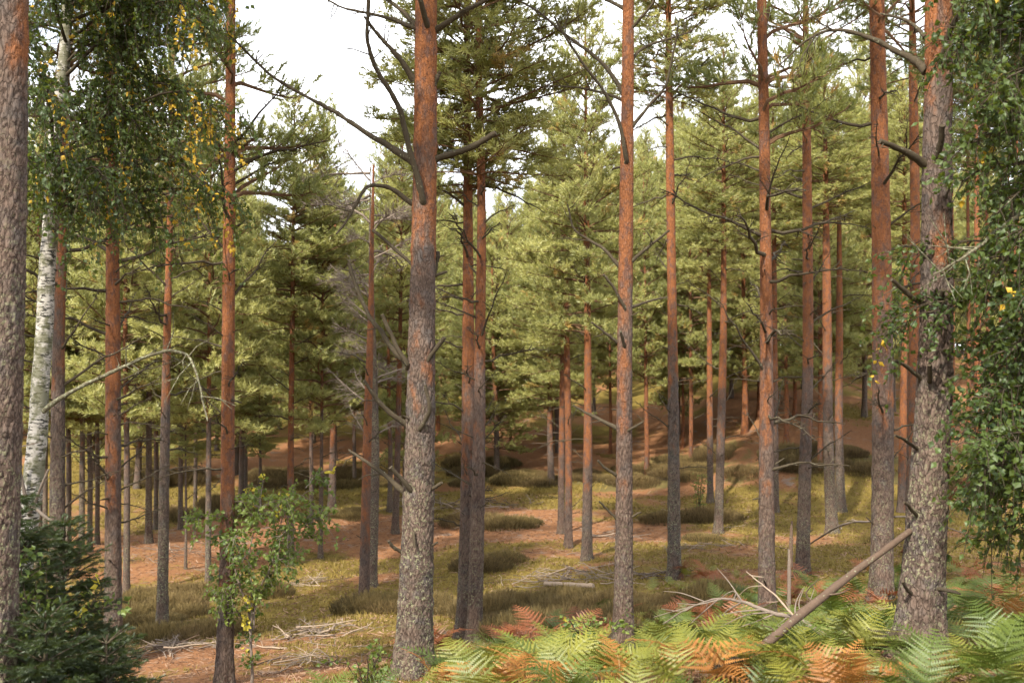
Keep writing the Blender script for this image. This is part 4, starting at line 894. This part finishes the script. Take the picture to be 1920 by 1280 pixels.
def brushpile(label, px, py, rx, ry, n, seed, ln=(.3, 1.1), hz=.16):
    r = np.random.default_rng(seed); c = hit(px, py); root = thing('brushwood_heap', label, 'brushwood', tuple(c)); 
    for q in range(n):
        x, y = r.normal(0, rx * .5), r.normal(0, ry * .5); z = float(terrain(c[0] + x, c[1] + y)) - c[2] + r.uniform(.01, hz) * math.exp(-(x / rx) ** 2 - (y / ry) ** 2) + .01; a = r.uniform(0, PI); l = r.uniform(*ln)
        obj('stick', STK[r.integers(0, 8)], root, (x, y, z), (0, r.normal(0, .16), a), (l, l * .8, l * .8))
def stick_mesh(seed):
    r = np.random.default_rng(seed); mb = MB(); n = 7; s = np.linspace(-.5, .5, n); P = np.stack([s, np.cumsum(r.normal(0, .025, n)), np.cumsum(r.normal(0, .018, n))], 1); P[:, 1:] -= P[n // 2, 1:]; add_tube(mb, P, np.linspace(.017, .007, n) * r.uniform(.6, 1.3), 6, 0, caps=True)
    for q in range(3):
        i = r.integers(2, 6); d = np.array([.6, r.choice([-1, 1]) * r.uniform(.3, .8), r.uniform(-.1, .5)]) * r.uniform(.12, .3); add_tube(mb, np.array([P[i], P[i] + d * .5 + r.normal(0, .02, 3), P[i] + d]), np.array([.007, .005, .002]), 4, 0)
    return mb.mesh('stick', [[M_GREY, M_GREY, M_PALE, M_POLE][seed % 4]])
STK = [stick_mesh(850 + i) for i in range(8)]
brushpile('wide grey brushwood heap behind the short pale log', 1055, 1086, 1.3, 1.0, 75, 860)
brushpile('grey brushwood strewn beside the straight slim pine', 1215, 1083, 1.1, .5, 36, 861)
brushpile('brushwood heap with pale sticks in the grass by the birch sapling', 585, 1190, .8, .5, 45, 862)
brushpile('brushwood heap in front of the slender lichen-spotted pine', 310, 1222, 1.0, .5, 55, 863)
brushpile('small brushwood heap by the low shrub at the thick pine foot', 590, 1246, .5, .25, 30, 864)
brushpile('distant grey brushwood drift between heather and the twin pines', 840, 948, 2.6, 1.6, 85, 865, (.5, 1.7))
brushpile('small tangled brushwood heap beside the ferny straight pine', 1140, 1008, .9, .7, 30, 866)
brushpile('grey brushwood on the bank foot behind the slim straight pine', 1330, 1028, 1.0, .5, 30, 867)
brushpile('grey brushwood scattered under the thin shaded pines', 300, 1040, 1.8, 1.4, 45, 868)
brushpile('pale brushwood strip at the foot of the heather band', 1300, 968, 1.8, .6, 35, 869)
brushpile('small brushwood heap in the grass near the lopsided orange pine', 575, 1095, .6, .4, 24, 870)
for i in range(110):
    px, py = random.uniform(240, 1700), random.uniform(940, 1275)
    if px > 1150 and py > 1080: continue
    c = hit(px, py); l = random.uniform(.2, .9)
    tag(obj('fallen_stick', STK[random.randrange(8)], None, (c[0], c[1], c[2] + .02), (0, random.gauss(0, .06), random.uniform(0, 3.14)), (l, l, l)), 'single dry stick lying loose on the hollow floor', 'stick', 'loose sticks on the hollow floor')
print('objects', len(bpy.data.objects))
